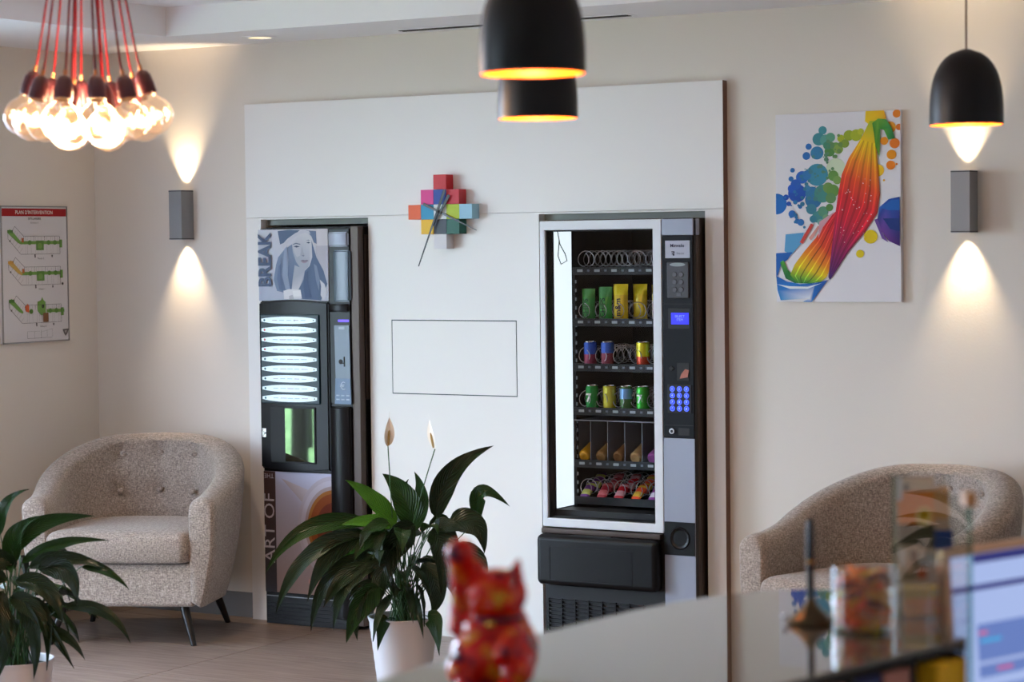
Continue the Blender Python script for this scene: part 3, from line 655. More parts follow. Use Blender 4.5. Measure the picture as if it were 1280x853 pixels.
# lower poster
b = BM(); box(b, .124, .511, KF-.002, KF+.004, .148, .708, .001); lp_ = finish('lower_poster', b, mat('poster_mauve', (170, 162, 178), .35), cm, 30)
O = (.1245, KF-.002, .7075)
sh = [(rect(0, 0, .386, .559), [(176, 180, 206), (186, 190, 214), (158, 140, 140), (150, 134, 134)]),
      (rect(0, 0, .066, .559), [(70, 50, 48), (70, 50, 48), (60, 62, 72), (60, 62, 72)]),
      ([(.10, .03), (.386, .12), (.386, .30), (.20, .12)], [(172, 158, 158), (190, 190, 206), (176, 168, 176), (170, 160, 164)])]
cxp, cyp = .395, .245
def carc(r_, c1): 
    pts = [(min(.386, cxp+r_*math.cos(a)), cyp+r_*1.15*math.sin(a)) for a in [PI/2+PI*i/20 for i in range(21)]]
    return ([(x, min(.555, max(0.001, y_))) for x, y_ in pts], c1)
sh += [carc(.205, (176, 170, 184)), carc(.188, (186, 182, 196)), carc(.165, (162, 148, 150)), carc(.15, (150, 96, 40)), carc(.135, (132, 66, 24)), carc(.10, (104, 44, 22)), carc(.055, (78, 34, 22))]
sh += [(circ(.275, .50, .03, .02), (190, 150, 150)), (circ(.335, .49, .028, .02), (176, 120, 116))]
decal('cup_print', lp_, O, XA, (0, 0, -1), YN, sh)
text('lettering', lp_, 'ART OF', (.158, KF-.002, .445), (0, 0, 1), (-1, 0, 0), YN, .084, (186, 180, 190), bold=.0, sx=1.12, lift=.0035)
text('lettering', lp_, 'THE', (.156, KF-.002, .688), (-1, 0, 0), (0, 0, -1), YN, .030, (176, 170, 180), lift=.0035)
b = BM(); box(b, .124, .626, KF+.002, KF+.03, .0, .146, .002); bs_ = finish('plinth', b, M_black, cm, 30)
b = BM()
for i in range(5): box(b, .13, .62, KF-.002, KF+.002, .018+i*.018, .026+i*.018)
finish('plinth_slats', b, M_black, bs_)
b = BM(); box(b, .124, .51, KF-.001, KF+.002, .128, .1315); finish('plinth_line', b, M_steel, bs_)

# ================================================================== WALL CLOCK
ck = thing('wall_clock', 'wall clock made of thirteen coloured cubes with thin dark hands', 'clock', (1.108, -.001, 1.89))
CC = {(2, 0): (206, 32, 44), (1, 1): (222, 50, 140), (2, 1): (24, 66, 160), (3, 1): (206, 44, 60), (0, 2): (238, 98, 40), (1, 2): (30, 150, 196), (2, 2): (228, 236, 238), (3, 2): (178, 200, 30), (4, 2): (150, 196, 216),
      (1, 3): (240, 190, 10), (2, 3): (66, 74, 86), (3, 3): (30, 100, 84), (2, 4): (220, 218, 222)}
cn = {(206, 32, 44): 'red', (222, 50, 140): 'pink', (24, 66, 160): 'blue', (206, 44, 60): 'crimson', (238, 98, 40): 'orange', (30, 150, 196): 'sky blue', (228, 236, 238): 'white', (178, 200, 30): 'lime', (150, 196, 216): 'pale blue', (240, 190, 10): 'yellow', (66, 74, 86): 'charcoal', (30, 100, 84): 'dark green', (220, 218, 222): 'off-white'}
for (i, j), c in CC.items():
    x0 = .944+.0665*i; z1 = 2.053-.0655*j-(.0 if j else -.0)
    o = rbox('cube', (x0, x0+.0655, -.062, -.0015, z1-.0645, z1), mat('cube_%s' % cn[c].replace(' ', '_'), c, .5), ck, .0008); o['label'] = cn[c] + ' cube'
def hand(nm, x0, z0, x1, z1, w0, w1, y, c=(24, 30, 36)):
    d = Vector((x1-x0, z1-z0)).normalized(); n_ = Vector((-d.y, d.x))
    b = BM(); prism(b, [(x0+n_.x*w0, z0+n_.y*w0), (x0-n_.x*w0, z0-n_.y*w0), (x1-n_.x*w1, z1-n_.y*w1), (x1+n_.x*w1, z1+n_.y*w1)], y, y+.002, plane='xz')
    finish('hand', b, mat('hand_%d' % c[0], c, .4), ck)
hand('m', 1.145, 1.985, 1.004, 1.651, .0065, .0022, -.078)
hand('h', 1.165, 1.962, 1.08, 1.83, .0065, .0045, -.074)
hand('s', 1.028, 1.925, 1.302, 1.806, .006, .0016, -.070, (70, 76, 82))
b = BM(); cyl(b, (1.108, -.062, 1.89), (1.108, -.08, 1.89), .006, .006, 14); finish('spindle', b, M_blackmatte, ck)

# ================================================================== WALL SCONCES
def sconce(x0, x1, z0, z1, label):
    t_ = thing('wall_sconce', label, 'lamp', ((x0+x1)/2, YB, (z0+z1)/2), group='up and down wall lights')
    y0, y1, w = -.052, YB-.0005, .003
    b = BM(); box(b, x0, x1, y0, y0+w, z0, z1); box(b, x0, x1, y1-w, y1, z0, z1); box(b, x0, x0+w, y0+w, y1-w, z0, z1); box(b, x1-w, x1, y0+w, y1-w, z0, z1)
    finish('body', b, M_alu, t_)
    for zz in (z1-.006, z0+.003):
        b = BM(); 
        for e in ((x0-.001, x1+.001, y0-.001, y0), (x1, x1+.001, y0, y1)): box(b, *e, zz, zz+.003)
        finish('edge_line', b, M_blackmatte, t_)
    xc, yc = (x0+x1)/2, (y0+y1)/2
    for s, zz in ((1, z1-.035), (-1, z0+.035)):
        b = BM(); box(b, x0+w, x1-w, y0+w, y1-w, zz-.004, zz+.002); r_ = finish('reflector', b, M_alu, t_)
        b = BM(); lathe(b, [(.0, 0), (.018, 0)], (xc, yc, zz+s*.004), 16); finish('lens', b, mat('sconce_lens', (255, 230, 180), .5, emit=(255, 215, 150), es=6), r_)
        lamp('sconce_light', 'SPOT', (xc, yc, zz+s*.012), 22, (1, .76, .48), parent=t_, dir=(0, .10, s), spot_size=math.radians(64), spot_blend=1.0, shadow_soft_size=.008)
sconce(-.415, -.341, 1.784, 2.018, 'grey box wall light left of the coffee machine')
sconce(3.452, 3.528, 1.767, 2.008, 'grey box wall light right of the painting')

# ================================================================== PAINTING
pt = thing('canvas_painting', 'white canvas with a rainbow ribbon rising out of blue and green bubbles', 'painting', (2.95, YB, 1.87))
PX0, PX1, PZ0, PZ1 = 2.682, 3.220, 1.495, 2.256
rbox('canvas', (PX0, PX1, YB-.022, YB-.001, PZ0, PZ1), mat('canvas_white', (226, 224, 228), .6), pt, .001)
uu = (PX1-PX0)/476; vv = (PZ1-PZ0)/718
def qq(pts): return [(min(476, max(0, x-67)), min(718, max(0, y-66))) for x, y in pts]
TEAL, BLU, ROY, GRN, YG = (64, 140, 150), (40, 110, 180), (28, 80, 176), (84, 140, 70), (170, 184, 40)
sh = []
rnd = random.Random(3)
def cc_(x, y, r, c): sh.append((qq(circ(x, y, r, n=28)), c))
for x, y, r, c in [(70, 408, 40, (30, 110, 190)), (300, 275, 36, (206, 222, 190)), (250, 132, 16, (70, 150, 160)), (235, 165, 24, TEAL), (262, 170, 22, (90, 160, 150)), (196, 192, 12, BLU), (187, 227, 15, BLU), (228, 217, 25, (52, 126, 170)), (280, 160, 18, (96, 160, 130)), (277, 212, 20, GRN), (300, 195, 16, (110, 160, 80)), (268, 190, 16, (70, 140, 110)), (320, 165, 14, YG), (350, 155, 20, (150, 170, 40)), (378, 155, 22, YG), (395, 142, 12, (190, 196, 50)), (335, 185, 16, (130, 160, 60)), (310, 205, 18, (140, 170, 80)),
      (228, 300, 42, (60, 140, 168)), (290, 305, 20, (100, 150, 70)), (305, 322, 16, (120, 160, 80)), (170, 308, 24, (36, 100, 190)), (188, 300, 18, (48, 120, 180)), (133, 280, 9, BLU), (127, 313, 10, BLU), (150, 368, 35, ROY), (145, 335, 20, (36, 92, 184)), (107, 383, 11, ROY), (118, 408, 9, ROY), (130, 350, 16, (30, 90, 190)), (213, 395, 32, (44, 110, 160)), (208, 370, 26, (50, 120, 168)), (250, 372, 34, (70, 140, 130)), (270, 350, 20, (110, 150, 80)), (288, 362, 24, (104, 150, 70)), (280, 390, 20, (96, 144, 90)), (130, 447, 14, (40, 110, 190)), (162, 420, 8, BLU), (150, 475, 10, BLU), (164, 480, 13, (50, 120, 190)), (190, 350, 12, (60, 130, 180)), (205, 430, 20, (60, 130, 150)), (230, 460, 22, (70, 140, 140)), (212, 468, 14, (56, 130, 150)), (250, 440, 20, (90, 150, 120)), (262, 465, 14, (120, 160, 120)), (275, 425, 14, (90, 140, 70)), (240, 480, 12, (110, 160, 150)),
      (530, 80, 15, (232, 130, 30)), (538, 130, 12, (226, 120, 30)), (510, 232, 18, (234, 150, 20)), (507, 271, 17, (236, 130, 20)), (522, 190, 19, (230, 120, 24)), (483, 180, 15, (240, 150, 20)), (460, 290, 22, (240, 196, 30)), (447, 270, 14, (244, 206, 40)), (529, 268, 4, (230, 130, 30)), (481, 327, 4, (220, 160, 40)), (430, 538, 26, (226, 196, 16)), (390, 602, 15, (220, 196, 20)), (505, 130, 22, (226, 150, 30))]: cc_(x, y, r, c)
for _ in range(70):
    a = rnd.random(); x = 120+a*190+rnd.gauss(0, 26); y = 440-a*280+rnd.gauss(0, 40); r = rnd.uniform(2, 9)
    if 75 < x < 330 and 110 < y < 500: cc_(x, y, r, [(int(lerp*90+30), int(112+40*lerp), int(186-lerp*120)) for lerp in [min(1, max(0, (x-120)/220))]][0])
sh += [(qq([(415, 57), (483, 60), (492, 95), (470, 118), (440, 128), (412, 104)]), [(236, 200, 30), (240, 180, 20), (236, 160, 30), (220, 190, 40), (230, 200, 30), (240, 210, 20)])]
# blue bowl, then green crescent
sh += [(qq([(105, 525), (176, 519), (166, 560), (128, 602), (100, 590)]), (90, 160, 206)),
       (qq([(67, 597), (132, 593), (112, 622), (86, 640), (74, 680), (67, 690)]), (24, 96, 176)),
       (qq([(67, 684), (110, 706), (160, 716), (220, 712), (268, 700), (205, 785), (170, 785), (196, 770), (84, 778), (72, 740)]), [(24, 90, 170), (30, 110, 190), (30, 120, 200), (24, 100, 180), (30, 70, 150), (28, 110, 190), (40, 140, 210), (230, 236, 244), (40, 140, 200), (30, 120, 200)]),
       (qq([(70, 716), (120, 724), (190, 726), (244, 712), (190, 734), (120, 734)]), (226, 234, 240)),
       (qq([(82, 632), (96, 624), (112, 660), (150, 700), (196, 712), (140, 712), (104, 694)]), [(40, 140, 60), (90, 170, 50), (40, 130, 50), (60, 150, 50), (90, 160, 60), (24, 110, 60), (20, 100, 60)]),
       (qq([(130, 655), (160, 650), (180, 662), (160, 690), (140, 684)]), (214, 218, 226))]
L = [(300, 440), (262, 474), (222, 540), (178, 590), (140, 640), (122, 680), (150, 712)]; R_ = [(312, 470), (306, 560), (290, 620), (276, 660), (262, 690), (240, 708), (196, 714)]
cl = [(206, 40, 50), (210, 36, 44), (222, 70, 30), (232, 130, 20), (222, 190, 20), (120, 170, 40), (40, 120, 50)]
sh += strip(qq(L), qq(R_), cl)
for k_ in range(5):
    a = .15+.17*k_; ll = [(l[0]*(1-a)+r_[0]*a, l[1]*(1-a)+r_[1]*a) for l, r_ in zip(L, R_)]; rr = [(l[0]*(1-a-.035)+r_[0]*(a+.035), l[1]*(1-a-.035)+r_[1]*(a+.035)) for l, r_ in zip(L, R_)]
    kk = .6 if k_ % 2 else 1.25
    sh += strip(qq(ll), qq(rr), [tuple(min(255, int(v*kk)+(20 if kk > 1 else 0)) for v in c) for c in cl])
sh += [(qq([(160, 556), (204, 484), (214, 490), (172, 562)]), (204, 70, 60)), (qq([(196, 540), (232, 492), (238, 500), (204, 550)]), (214, 150, 140)), (qq([(236, 480), (296, 440), (250, 500), (232, 540)]), (214, 160, 170))]
L = [(430, 104), (395, 172), (350, 240), (324, 300), (310, 370), (298, 450), (286, 560), (270, 690)]; R_ = [(450, 104), (454, 190), (462, 300), (467, 380), (456, 450), (410, 520), (350, 590), (276, 700)]
cl = [(170, 190, 40), (238, 196, 20), (240, 130, 30), (228, 76, 36), (214, 40, 46), (204, 32, 56), (150, 30, 80), (60, 34, 110)]
sh += strip(qq(L), qq(R_), cl)
for k_, (a, w, kk) in enumerate([(.08, .03, 1.3), (.2, .05, .82), (.34, .025, 1.25), (.46, .06, .86), (.62, .03, 1.2), (.72, .05, .8), (.86, .06, 1.25), (.95, .04, .85)]):
    ll = [(l[0]*(1-a)+r_[0]*a, l[1]*(1-a)+r_[1]*a) for l, r_ in zip(L, R_)][1:]; rr = [(l[0]*(1-a-w)+r_[0]*(a+w), l[1]*(1-a-w)+r_[1]*(a+w)) for l, r_ in zip(L, R_)][1:]
    sh += strip(qq(ll), qq(rr), [tuple(min(255, int(v*kk)) for v in c) for c in cl[1:]])
for _ in range(40): cc_(rnd.uniform(315, 440), rnd.uniform(310, 560), rnd.uniform(.8, 2.6), (236, 190, 190))
sh += [(qq([(440, 112), (462, 96), (492, 100), (512, 130), (524, 172), (500, 176), (484, 140), (470, 135), (467, 242), (452, 200), (446, 150)]), [(60, 140, 50), (110, 170, 50), (70, 150, 60), (50, 140, 70), (40, 110, 60), (60, 150, 70), (90, 160, 60), (60, 140, 40), (110, 150, 40), (90, 150, 40), (60, 130, 40)]),
       (qq([(465, 428), (500, 398), (541, 390), (541, 575), (502, 556), (474, 520), (458, 470)]), [(60, 110, 190), (20, 80, 170), (20, 60, 150), (60, 20, 100), (90, 40, 130), (110, 60, 150), (40, 50, 130)]),
       (qq([(470, 430), (510, 402), (541, 400), (541, 440), (500, 440)]), (24, 96, 180)), (qq([(478, 470), (541, 470), (541, 520), (505, 510)]), (20, 50, 120)),
       (qq([(446, 474), (458, 470), (476, 524), (498, 560), (474, 545)]), (106, 70, 150))]
decal('paint', pt, (PX0, YB-.0222, PZ1), (uu, 0, 0), (0, 0, -vv), YN, sh, eps=.00002)

# ================================================================== FIRE PLAN SIGN on the left wall (u runs +Y)
sg = thing('fire_plan_sign', 'white building plan board with a red header on the left wall', 'sign', (XL, -.41, 1.63))
SY0, SY1, SZ0, SZ1 = -.640, -.183, 1.307, 1.951
rbox('board', (XL+.0005, XL+.016, SY0, SY1, SZ0, SZ1), mat('sign_white', (214, 212, 214), .3), sg, .002)
bf = BM(); 
for e in ((SY0, SY1, SZ1-.006, SZ1), (SY0, SY1, SZ0, SZ0+.006), (SY0, SY0+.006, SZ0, SZ1), (SY1-.006, SY1, SZ0, SZ1)): box(bf, XL+.014, XL+.0185, e[0], e[1], e[2], e[3])
finish('frame', bf, M_steel, sg)
us = (SY1-SY0)/735; vs_ = (SZ1-SZ0)/1560       # sign units taken 735 x 1560
sh = [(rect(14, 30, 722, 118), (158, 20, 26))]
BK, GR = (60, 58, 62), (116, 160, 78)
def plan(oy, mode):
    S = []
    def ln(x0, y0, x1, y1, w=3.5, c=BK): S.append((line(x0, oy+y0, x1, oy+y1, w), c))
    # green corridor
    if mode != 2: S.append((rect(215, oy+185, 655, oy+222), GR))
    else: S.append((rect(480, oy+185, 680, oy+222), GR))
    S.append(([(95, oy+50), (125, oy+75), (225, oy+205), (215, oy+225), (180, oy+205), (75, oy+95)], GR if mode != 1 else (206, 170, 90)))
    S.append((rect(70, oy+60, 130, oy+95), (84, 130, 60) if mode != 1 else (210, 160, 70)))
    if mode == 2:
        S.append(([(380, oy+95), (420, oy+80), (432, oy+40), (448, oy+80), (470, oy+100), (470, oy+250), (420, oy+250), (380, oy+200)], GR)); S.append((circ(440, oy+150, 14, 22, 12), (30, 50, 30)))
        S.append(([(240, oy+150), (270, oy+115), (290, oy+130), (285, oy+215), (250, oy+200)], (206, 96, 50))); S.append((rect(440, oy+225, 500, oy+330), (130, 90, 60)))
    else:
        S.append((rect(380, oy+180, 465, oy+290), (96, 140, 62))); S.append((circ(422, oy+240, 26, 34, 14), (120, 160, 80))); S.append((rect(222, oy+150, 245, oy+200), (190, 110, 60)))
    S.append((rect(640, oy+170, 672, oy+262), (104, 150, 74)))
    for x in (310, 520, 590): S.append((circ(x, oy+203, 22, 28, 10), (96, 140, 66)))
    ln(150, 18, 245, 130); ln(120, 75, 150, 18); ln(75, 100, 75, 160); ln(75, 160, 210, 335); ln(245, 130, 645, 130 if mode != 2 else 130); ln(210, 335, 645, 335); ln(645, 130, 645, 335)
    for x in (245, 355, 475, 590): ln(x, 130, x, 185, 3)
    for x in (265, 285, 325, 375, 400, 440, 500, 545, 565, 615, 630): ln(x, 135, x, 182, 1.6, (120, 120, 120)); ln(x, 225, x, 330, 1.6, (140, 138, 138))
    for i_ in range(5): ln(95+i_*26, 185+i_*32, 128+i_*26, 130+i_*34, 1.8, (120, 118, 116)); ln(135+i_*22, 45+i_*24, 118+i_*22, 95+i_*22, 1.6, (130, 120, 116))
    S.append((circ(95, oy+185, 9, 12, 8), (110, 106, 104)))
    S.append((rect(360, oy+335, 372, oy+375), BK)); S.append((rect(548, oy+345, 562, oy+372), (90, 88, 88))); 
    return S
for oy, mo in ((215, 0), (565, 1), (1000, 2)): sh += plan(oy, mo)
sh += [(circ(665, 895, 12, 16, 12), (70, 68, 70))] + [(line(*e), (110, 108, 110)) for e in ((262, 1432, 262, 1510, 3), (262, 1510, 540, 1510, 3), (415, 1420, 415, 1510, 3), (262, 1432, 400, 1432, 2), (420, 1440, 545, 1410, 2), (340, 1432, 340, 1505, 2), (480, 1425, 480, 1505, 2), (540, 1412, 540, 1500, 2))]
sh += [([(655, 1425), (725, 1420), (710, 1470), (688, 1505), (668, 1470)], (104, 102, 104)), ([(675, 1440), (705, 1438), (690, 1475)], (180, 176, 178))]
O = (XL+.0162, SY0, SZ1); NX = (1, 0, 0)
decal('plan_print', sg, O, (0, us, 0), (0, 0, -vs_), NX, sh, eps=.00001)
def st(s_, x, y_, size, c, bold=0): text('lettering', sg, s_, (XL+.0175, SY0+us*x, SZ1-vs_*y_), (0, 1, 0), ZA, NX, size, c, bold=bold)
st("PLAN D'INTERVENTION", 362, 76, .024, (236, 226, 220), .01)
st('SITE LARRERE', 365, 146, .0145, (50, 48, 50), .01); st('Bâtiment A', 365, 192, .012, (120, 118, 118))
st('Niveau 2', 425, 600, .0125, (60, 58, 60)); st('Niveau 1', 432, 950, .0125, (60, 58, 60)); st('Niveau 0', 440, 1378, .0125, (60, 58, 60))

# ================================================================== BULB CLUSTER
CLX, CLY, CLZ = 2.563, -4.04, 2.075
cp_ = thing('bulb_cluster_pendant', 'bundle of large clear glowing globe bulbs hanging on red cords', 'chandelier', (CLX, CLY, CT))
b = BM(); lathe(b, [(0, CT-.03), (.05, CT-.03), (.06, CT-.02), (.06, CT-.0005)], (CLX, CLY, 0), 32); finish('canopy', b, mat('canopy_red_brown', (70, 30, 34), .4), cp_, 40)
M_sock = mat('socket_aubergine', (74, 34, 44), .35, spec=.5); M_cord = mat('red_cord', (104, 6, 22), .8, spec=.2); M_brass = mat('brass_collar', (200, 140, 96), .3, metal=.8)
M_globe = glass_mat('haze_globe_glass', (1, .97, .92), 1.4, 1.45, .02, emit=(255, 190, 130), es=.11)  # weak emission puts the halation of the bulbs into the glass
M_fil = mat('filament_glow_core', (255, 230, 190), .5, emit=(255, 210, 150), es=5)  # oversized bright core, made to widen the glow inside each globe
M_fil.cycles.emission_sampling = 'NONE'
top = Vector((CLX, CLY, CT-.03))
spots = [(.170, 3.1), (.160, -2.45), (.155, -1.85), (.150, -1.22), (.158, -.62), (.172, .0), (.160, .62), (.150, 1.25), (.155, 1.88), (.162, 2.5), (.07, -2.2), (.072, -.7), (.07, .9), (.07, 2.4)]
ang0 = math.atan2(_r.y, _r.x)
gl0 = so0 = co0 = fi0 = None
def local_unit():
    global gl0, so0, co0, fi0
    prof = [(.0001, -.051)] + [(.05*math.sin(a), -.05*math.cos(a)) for a in [PI*k/16 for k in range(1, 14)]] + [(.021, .049), (.0185, .058), (.018, .066)]
    gl0 = lathe(BM(), prof, (0, 0, 0), 28)
    so0 = lathe(BM(), [(.0195, .056), (.0235, .057), (.0245, .062), (.0235, .085), (.021, .104), (.015, .116), (.006, .121), (.001, .121)], (0, 0, 0), 24)
    co0 = lathe(BM(), [(.0055, .119), (.0055, .136), (.001, .136)], (0, 0, 0), 12)
    fi0 = BM(); ball(fi0, (0, 0, -.002), .022, 2, (1, 1, .55)); cyl(fi0, (0, 0, .008), (0, 0, .02), .003, .003, 8)
local_unit()
def cap_mesh(bm, name, m):
    bmesh.ops.recalc_face_normals(bm, faces=bm.faces); me = bpy.data.meshes.new(name); bm.to_mesh(me); bm.free(); me.materials.append(m)
    me.polygons.foreach_set('use_smooth', [True]*len(me.polygons)); me.set_sharp_from_angle(angle=math.radians(50)); return me
mg, ms, mc, mf = cap_mesh(gl0, 'globe', M_globe), cap_mesh(so0, 'socket', M_sock), cap_mesh(co0, 'collar', M_brass), cap_mesh(fi0, 'glow_core', M_fil)
for rr_, aa in spots:
    a = aa+ang0
    c = Vector((CLX+rr_*math.cos(a), CLY+rr_*math.sin(a), CLZ-.040*(1-rr_/.17)-.006*max(0, -math.sin(aa))+random.uniform(-.004, .004)+(.012 if rr_ > .164 else 0)))
    ax = (Vector((CLX, CLY, CT+.05))-c).normalized()
    tilt = (ax + Vector((-(rr_/.17)*.06*math.cos(a), -(rr_/.17)*.06*math.sin(a), 0))).normalized()
    qt = tilt.to_track_quat('Z', 'Y').to_euler()
    s_ = bpy.data.objects.new('socket', ms); COL.objects.link(s_); s_.parent = cp_; s_.location = c-cp_.location; s_.rotation_euler = qt
    for nm, me in (('globe', mg), ('collar', mc), ('glow_core', mf)):
        o = bpy.data.objects.new(nm, me); COL.objects.link(o); o.parent = s_
    e_ = c+tilt*.136; st_ = top+Vector((math.cos(a), math.sin(a), 0))*rr_*.16
    mid = (e_+st_)/2 + Vector((random.uniform(-.006, .006), random.uniform(-.006, .006), 0))
    b = BM(); tube(b, [e_-tilt*.004, e_+tilt*.02, e_*.72+st_*.28, mid, st_*.8+e_*.2, st_+Vector((0, 0, .004))], .0028, 6); finish('cord', b, M_cord, cp_, 60)
lamp('cluster_light', 'POINT', (CLX, CLY, CLZ-.004), 62, (1, .60, .32), parent=cp_, shadow_soft_size=.1)

# ================================================================== BLACK DOME PENDANTS
M_shade = mat('shade_black', (13, 13, 15), .42, spec=.4); M_cop = mat('shade_copper', (255, 122, 22), .4, metal=0)
def pendant(x, y, zb, label):
    t_ = thing('dome_pendant_lamp', label, 'lamp', (x, y, CT), group='black dome pendant lamps')
    H, R0 = .205, .0995
    out = [(R0*(1-.012*(1-u)) if False else R0*((1-(u**2.7))**.5*.12+.88*(1-u**3.4)**.5), H*u) for u in [k/18 for k in range(18)]]
    out = [(max(r_, .012), z_) for r_, z_ in out] + [(.010, H)]
    b = BM(); lathe(b, [(r_, z_+zb) for r_, z_ in out] + [(.0001, zb+H)], (x, y, 0), 40); sh_ = finish('shade', b, M_shade, t_, 50)
    b = BM(); lathe(b, [(R0, zb)] + [(max(r_-.003, .003), z_+zb) for r_, z_ in out], (x, y, 0), 40); finish('inner_lining', b, M_cop, sh_, 50)
    b = BM(); ball(b, (x, y, zb+.085), .028, 2); cyl(b, (x, y, zb+.10), (x, y, zb+.19), .014, .014, 12); finish('bulb', b, mat('pendant_bulb', (255, 220, 160), .5, emit=(255, 190, 100), es=5), t_, 40)
    b = BM(); tube(b, [(x, y, zb+H-.002), (x, y, CT-.02)], .003, 8); finish('cord', b, mat('pendant_cord', (110, 84, 70), .7), t_, 60)
    b = BM(); lathe(b, [(0, CT-.03), (.045, CT-.025), (.05, CT-.0005)], (x, y, 0), 24); finish('canopy', b, M_shade, t_, 40)
    lamp('pendant_light', 'POINT', (x, y, zb+.05), 6, (1, .60, .26), parent=t_, shadow_soft_size=.02)
pendant(4.400, -4.907, 2.060, 'largest black dome pendant lamp, cut off by the top edge')
pendant(3.702, -3.681, 2.053, 'black dome pendant lamp half hidden behind the nearest one')
pendant(4.423, -2.601, 2.052, 'black dome pendant lamp hanging at the right by the wall light')

# ================================================================== TUB ARMCHAIRS
def smooth01(t): t = min(1, max(0, t)); return t*t*(3-2*t)
def tub_path(n=56):
    """centre line of the U shaped shell, local coords: front of the seat looks to -Y"""
    W, YA, YBk = .388, -.36, .36
    pts = []
    ystr = -.04
    for i in range(10): pts.append((-W+.012*(1-i/10), YA+(ystr-YA)*i/10))
    m = n-20
    for i in range(m+1):
        a = PI*i/m; ca, sa = math.cos(a), math.sin(a); e = 2/2.0
        pts.append((-W*math.copysign(abs(ca)**e, ca), ystr+(YBk-ystr)*abs(sa)**e))
    for i in range(9, -1, -1): pts.append((W-.012*(1-i/10), YA+(ystr-YA)*i/10))
    return pts
BUT = [(-.17, .785), (0, .79), (.17, .785), (-.17, .615), (0, .62), (.17, .615)]
def chair(loc, rot, label):
    t_ = thing('tub_armchair', label, 'armchair', loc, rot, 'heather grey tub armchairs', world=False)
    P = tub_path(); n = len(P)
    # resample evenly
    L = [0]
    for i in range(1, n): L.append(L[-1]+math.dist(P[i], P[i-1]))
    T = L[-1]; N_ = 120; Q = []
    j = 0
    for i in range(N_+1):
        s = T*i/N_
        while j < n-2 and L[j+1] < s: j += 1
        u = (s-L[j])/max(1e-9, L[j+1]-L[j]); Q.append((P[j][0]*(1-u)+P[j+1][0]*u, P[j][1]*(1-u)+P[j+1][1]*u))
    b = BM(); rings = []; TH = .062
    for i, (x, y) in enumerate(Q):
        a, c = Q[max(0, i-1)], Q[min(N_, i+1)]; tx, ty = c[0]-a[0], c[1]-a[1]; d = math.hypot(tx, ty); nx, ny = -ty/d, tx/d     # outward = left of travel
        s = abs(2*i/N_-1)
        back = smooth01((.93-s)/.76)
        top = .655+.03*(1-s)+.195*back; th = TH+.006*back
        lean = .055*back                       # backrest leans outward at the top
        endk = 1-min(1, min(i, N_-i)/3.0)      # rounding at the arm ends
        prof = []
        zb_in, zb_out = .20, .175
        # inner face upward
        for k in range(17):
            v = k/16; z = zb_in+(top-.05-zb_in)*v; prof.append((-th+.012*math.sin(PI*v)*back-lean*0+lean*(v**1.5), z, 'i'))
        for k in range(1, 9):
            a_ = PI-PI*k/9; prof.append((math.cos(a_)*th+lean, top-.05+.05*math.sin(a_), 't'))
        for k in range(13):
            v = k/12; z = top-.05-(top-.05-zb_out)*v; prof.append((th+lean*(1-v)-.062*(v**2.4), z, 'o'))
        ring = []
        for (o_, z, kd) in prof:
            o2 = o_*(1-.10*endk*endk) if kd != 'o' else o_-.010*endk*endk
            zz = z-.012*endk*endk if z > .4 else z
            px, py = x+nx*o2, y+ny*o2
            if kd == 'i' and back > .25:
                for bx, bz in BUT:
                    dd = ((px-bx)**2+(z-bz)**2)
                    if py > .1:
                        w = .024*math.exp(-dd/.0011)+.010*math.exp(-dd/.006); px += nx*w; py += ny*w
            ring.append(b.verts.new((px, py, zz)))
        rings.append(ring)
    m = len(rings[0])
    for i in range(N_):
        for k in range(m):
            b.faces.new((rings[i][k], rings[i][(k+1) % m], rings[i+1][(k+1) % m], rings[i+1][k]))
    # arm fronts: inset rings then fill
    for ring, sgn in ((rings[0], -1), (rings[-1], -1)):
        cx = sum(v.co.x for v in ring)/m; prev = ring
        for (k, dy) in ((.90, -.010), (.80, -.013)):
            cz = .42
            nr = [b.verts.new((cx+(v.co.x-cx)*k, v.co.y+dy*.6, v.co.z-(1-k)*.12*(1 if v.co.z > .5 else (-.25 if v.co.z < .3 else 0)))) for v in ring]
            for q_ in range(m): b.faces.new((prev[q_], prev[(q_+1) % m], nr[(q_+1) % m], nr[q_]))
            prev = nr
        b.faces.new(prev)
    finish('backrest_shell', b, M_fabric, t_, 60)
    # seat base between the arms, then the loose cushion
    ins = .33
    b = BM(); box(b, -ins-.01, ins+.01, -.365, .30, .175, .365, .02, 3); finish('seat_base', b, M_fabric, t_, 40)
    b = BM(); poly = []
    for i in range(41):
        a = -PI+PI*i/40; poly.append((.318*math.copysign(abs(math.cos(a))**.8, math.cos(a)), 0-(.275)*abs(math.sin(a))**.8*-1))
    poly = [(-.322+.045*(1-math.sin(a)), -.40+.045*(1-math.cos(a))) for a in [PI/2*(1-i/5) for i in range(6)]] + [(.322-.045*(1-math.sin(a)), -.40+.045*(1-math.cos(a))) for a in [PI/2*i/5 for i in range(6)]] + [(.322*math.copysign(abs(math.cos(a))**.75, math.cos(a)), .0+.285*abs(math.sin(a))**.75) for a in [PI*i/20 for i in range(21)]]
    prev = None; cxm, cym = 0, -.06
    for k_, (ins_, zz) in enumerate([(.045, .368), (.012, .372), (0, .385), (0, .46), (.004, .478), (.014, .492), (.030, .501), (.055, .507), (.12, .512), (.2, .514)]):
        rg = []
        for x, y in poly:
            d = math.hypot(x-cxm, y-cym); f_ = (d-ins_)/d; rg.append(b.verts.new((cxm+(x-cxm)*f_, cym+(y-cym)*f_, zz)))
        if prev:
            for q_ in range(len(rg)): b.faces.new((prev[q_], prev[(q_+1) % len(rg)], rg[(q_+1) % len(rg)], rg[q_]))
        else: b.faces.new(rg[::-1])
        prev = rg
    b.faces.new(prev)
    finish('seat_cushion', b, M_fabric, t_, 50)
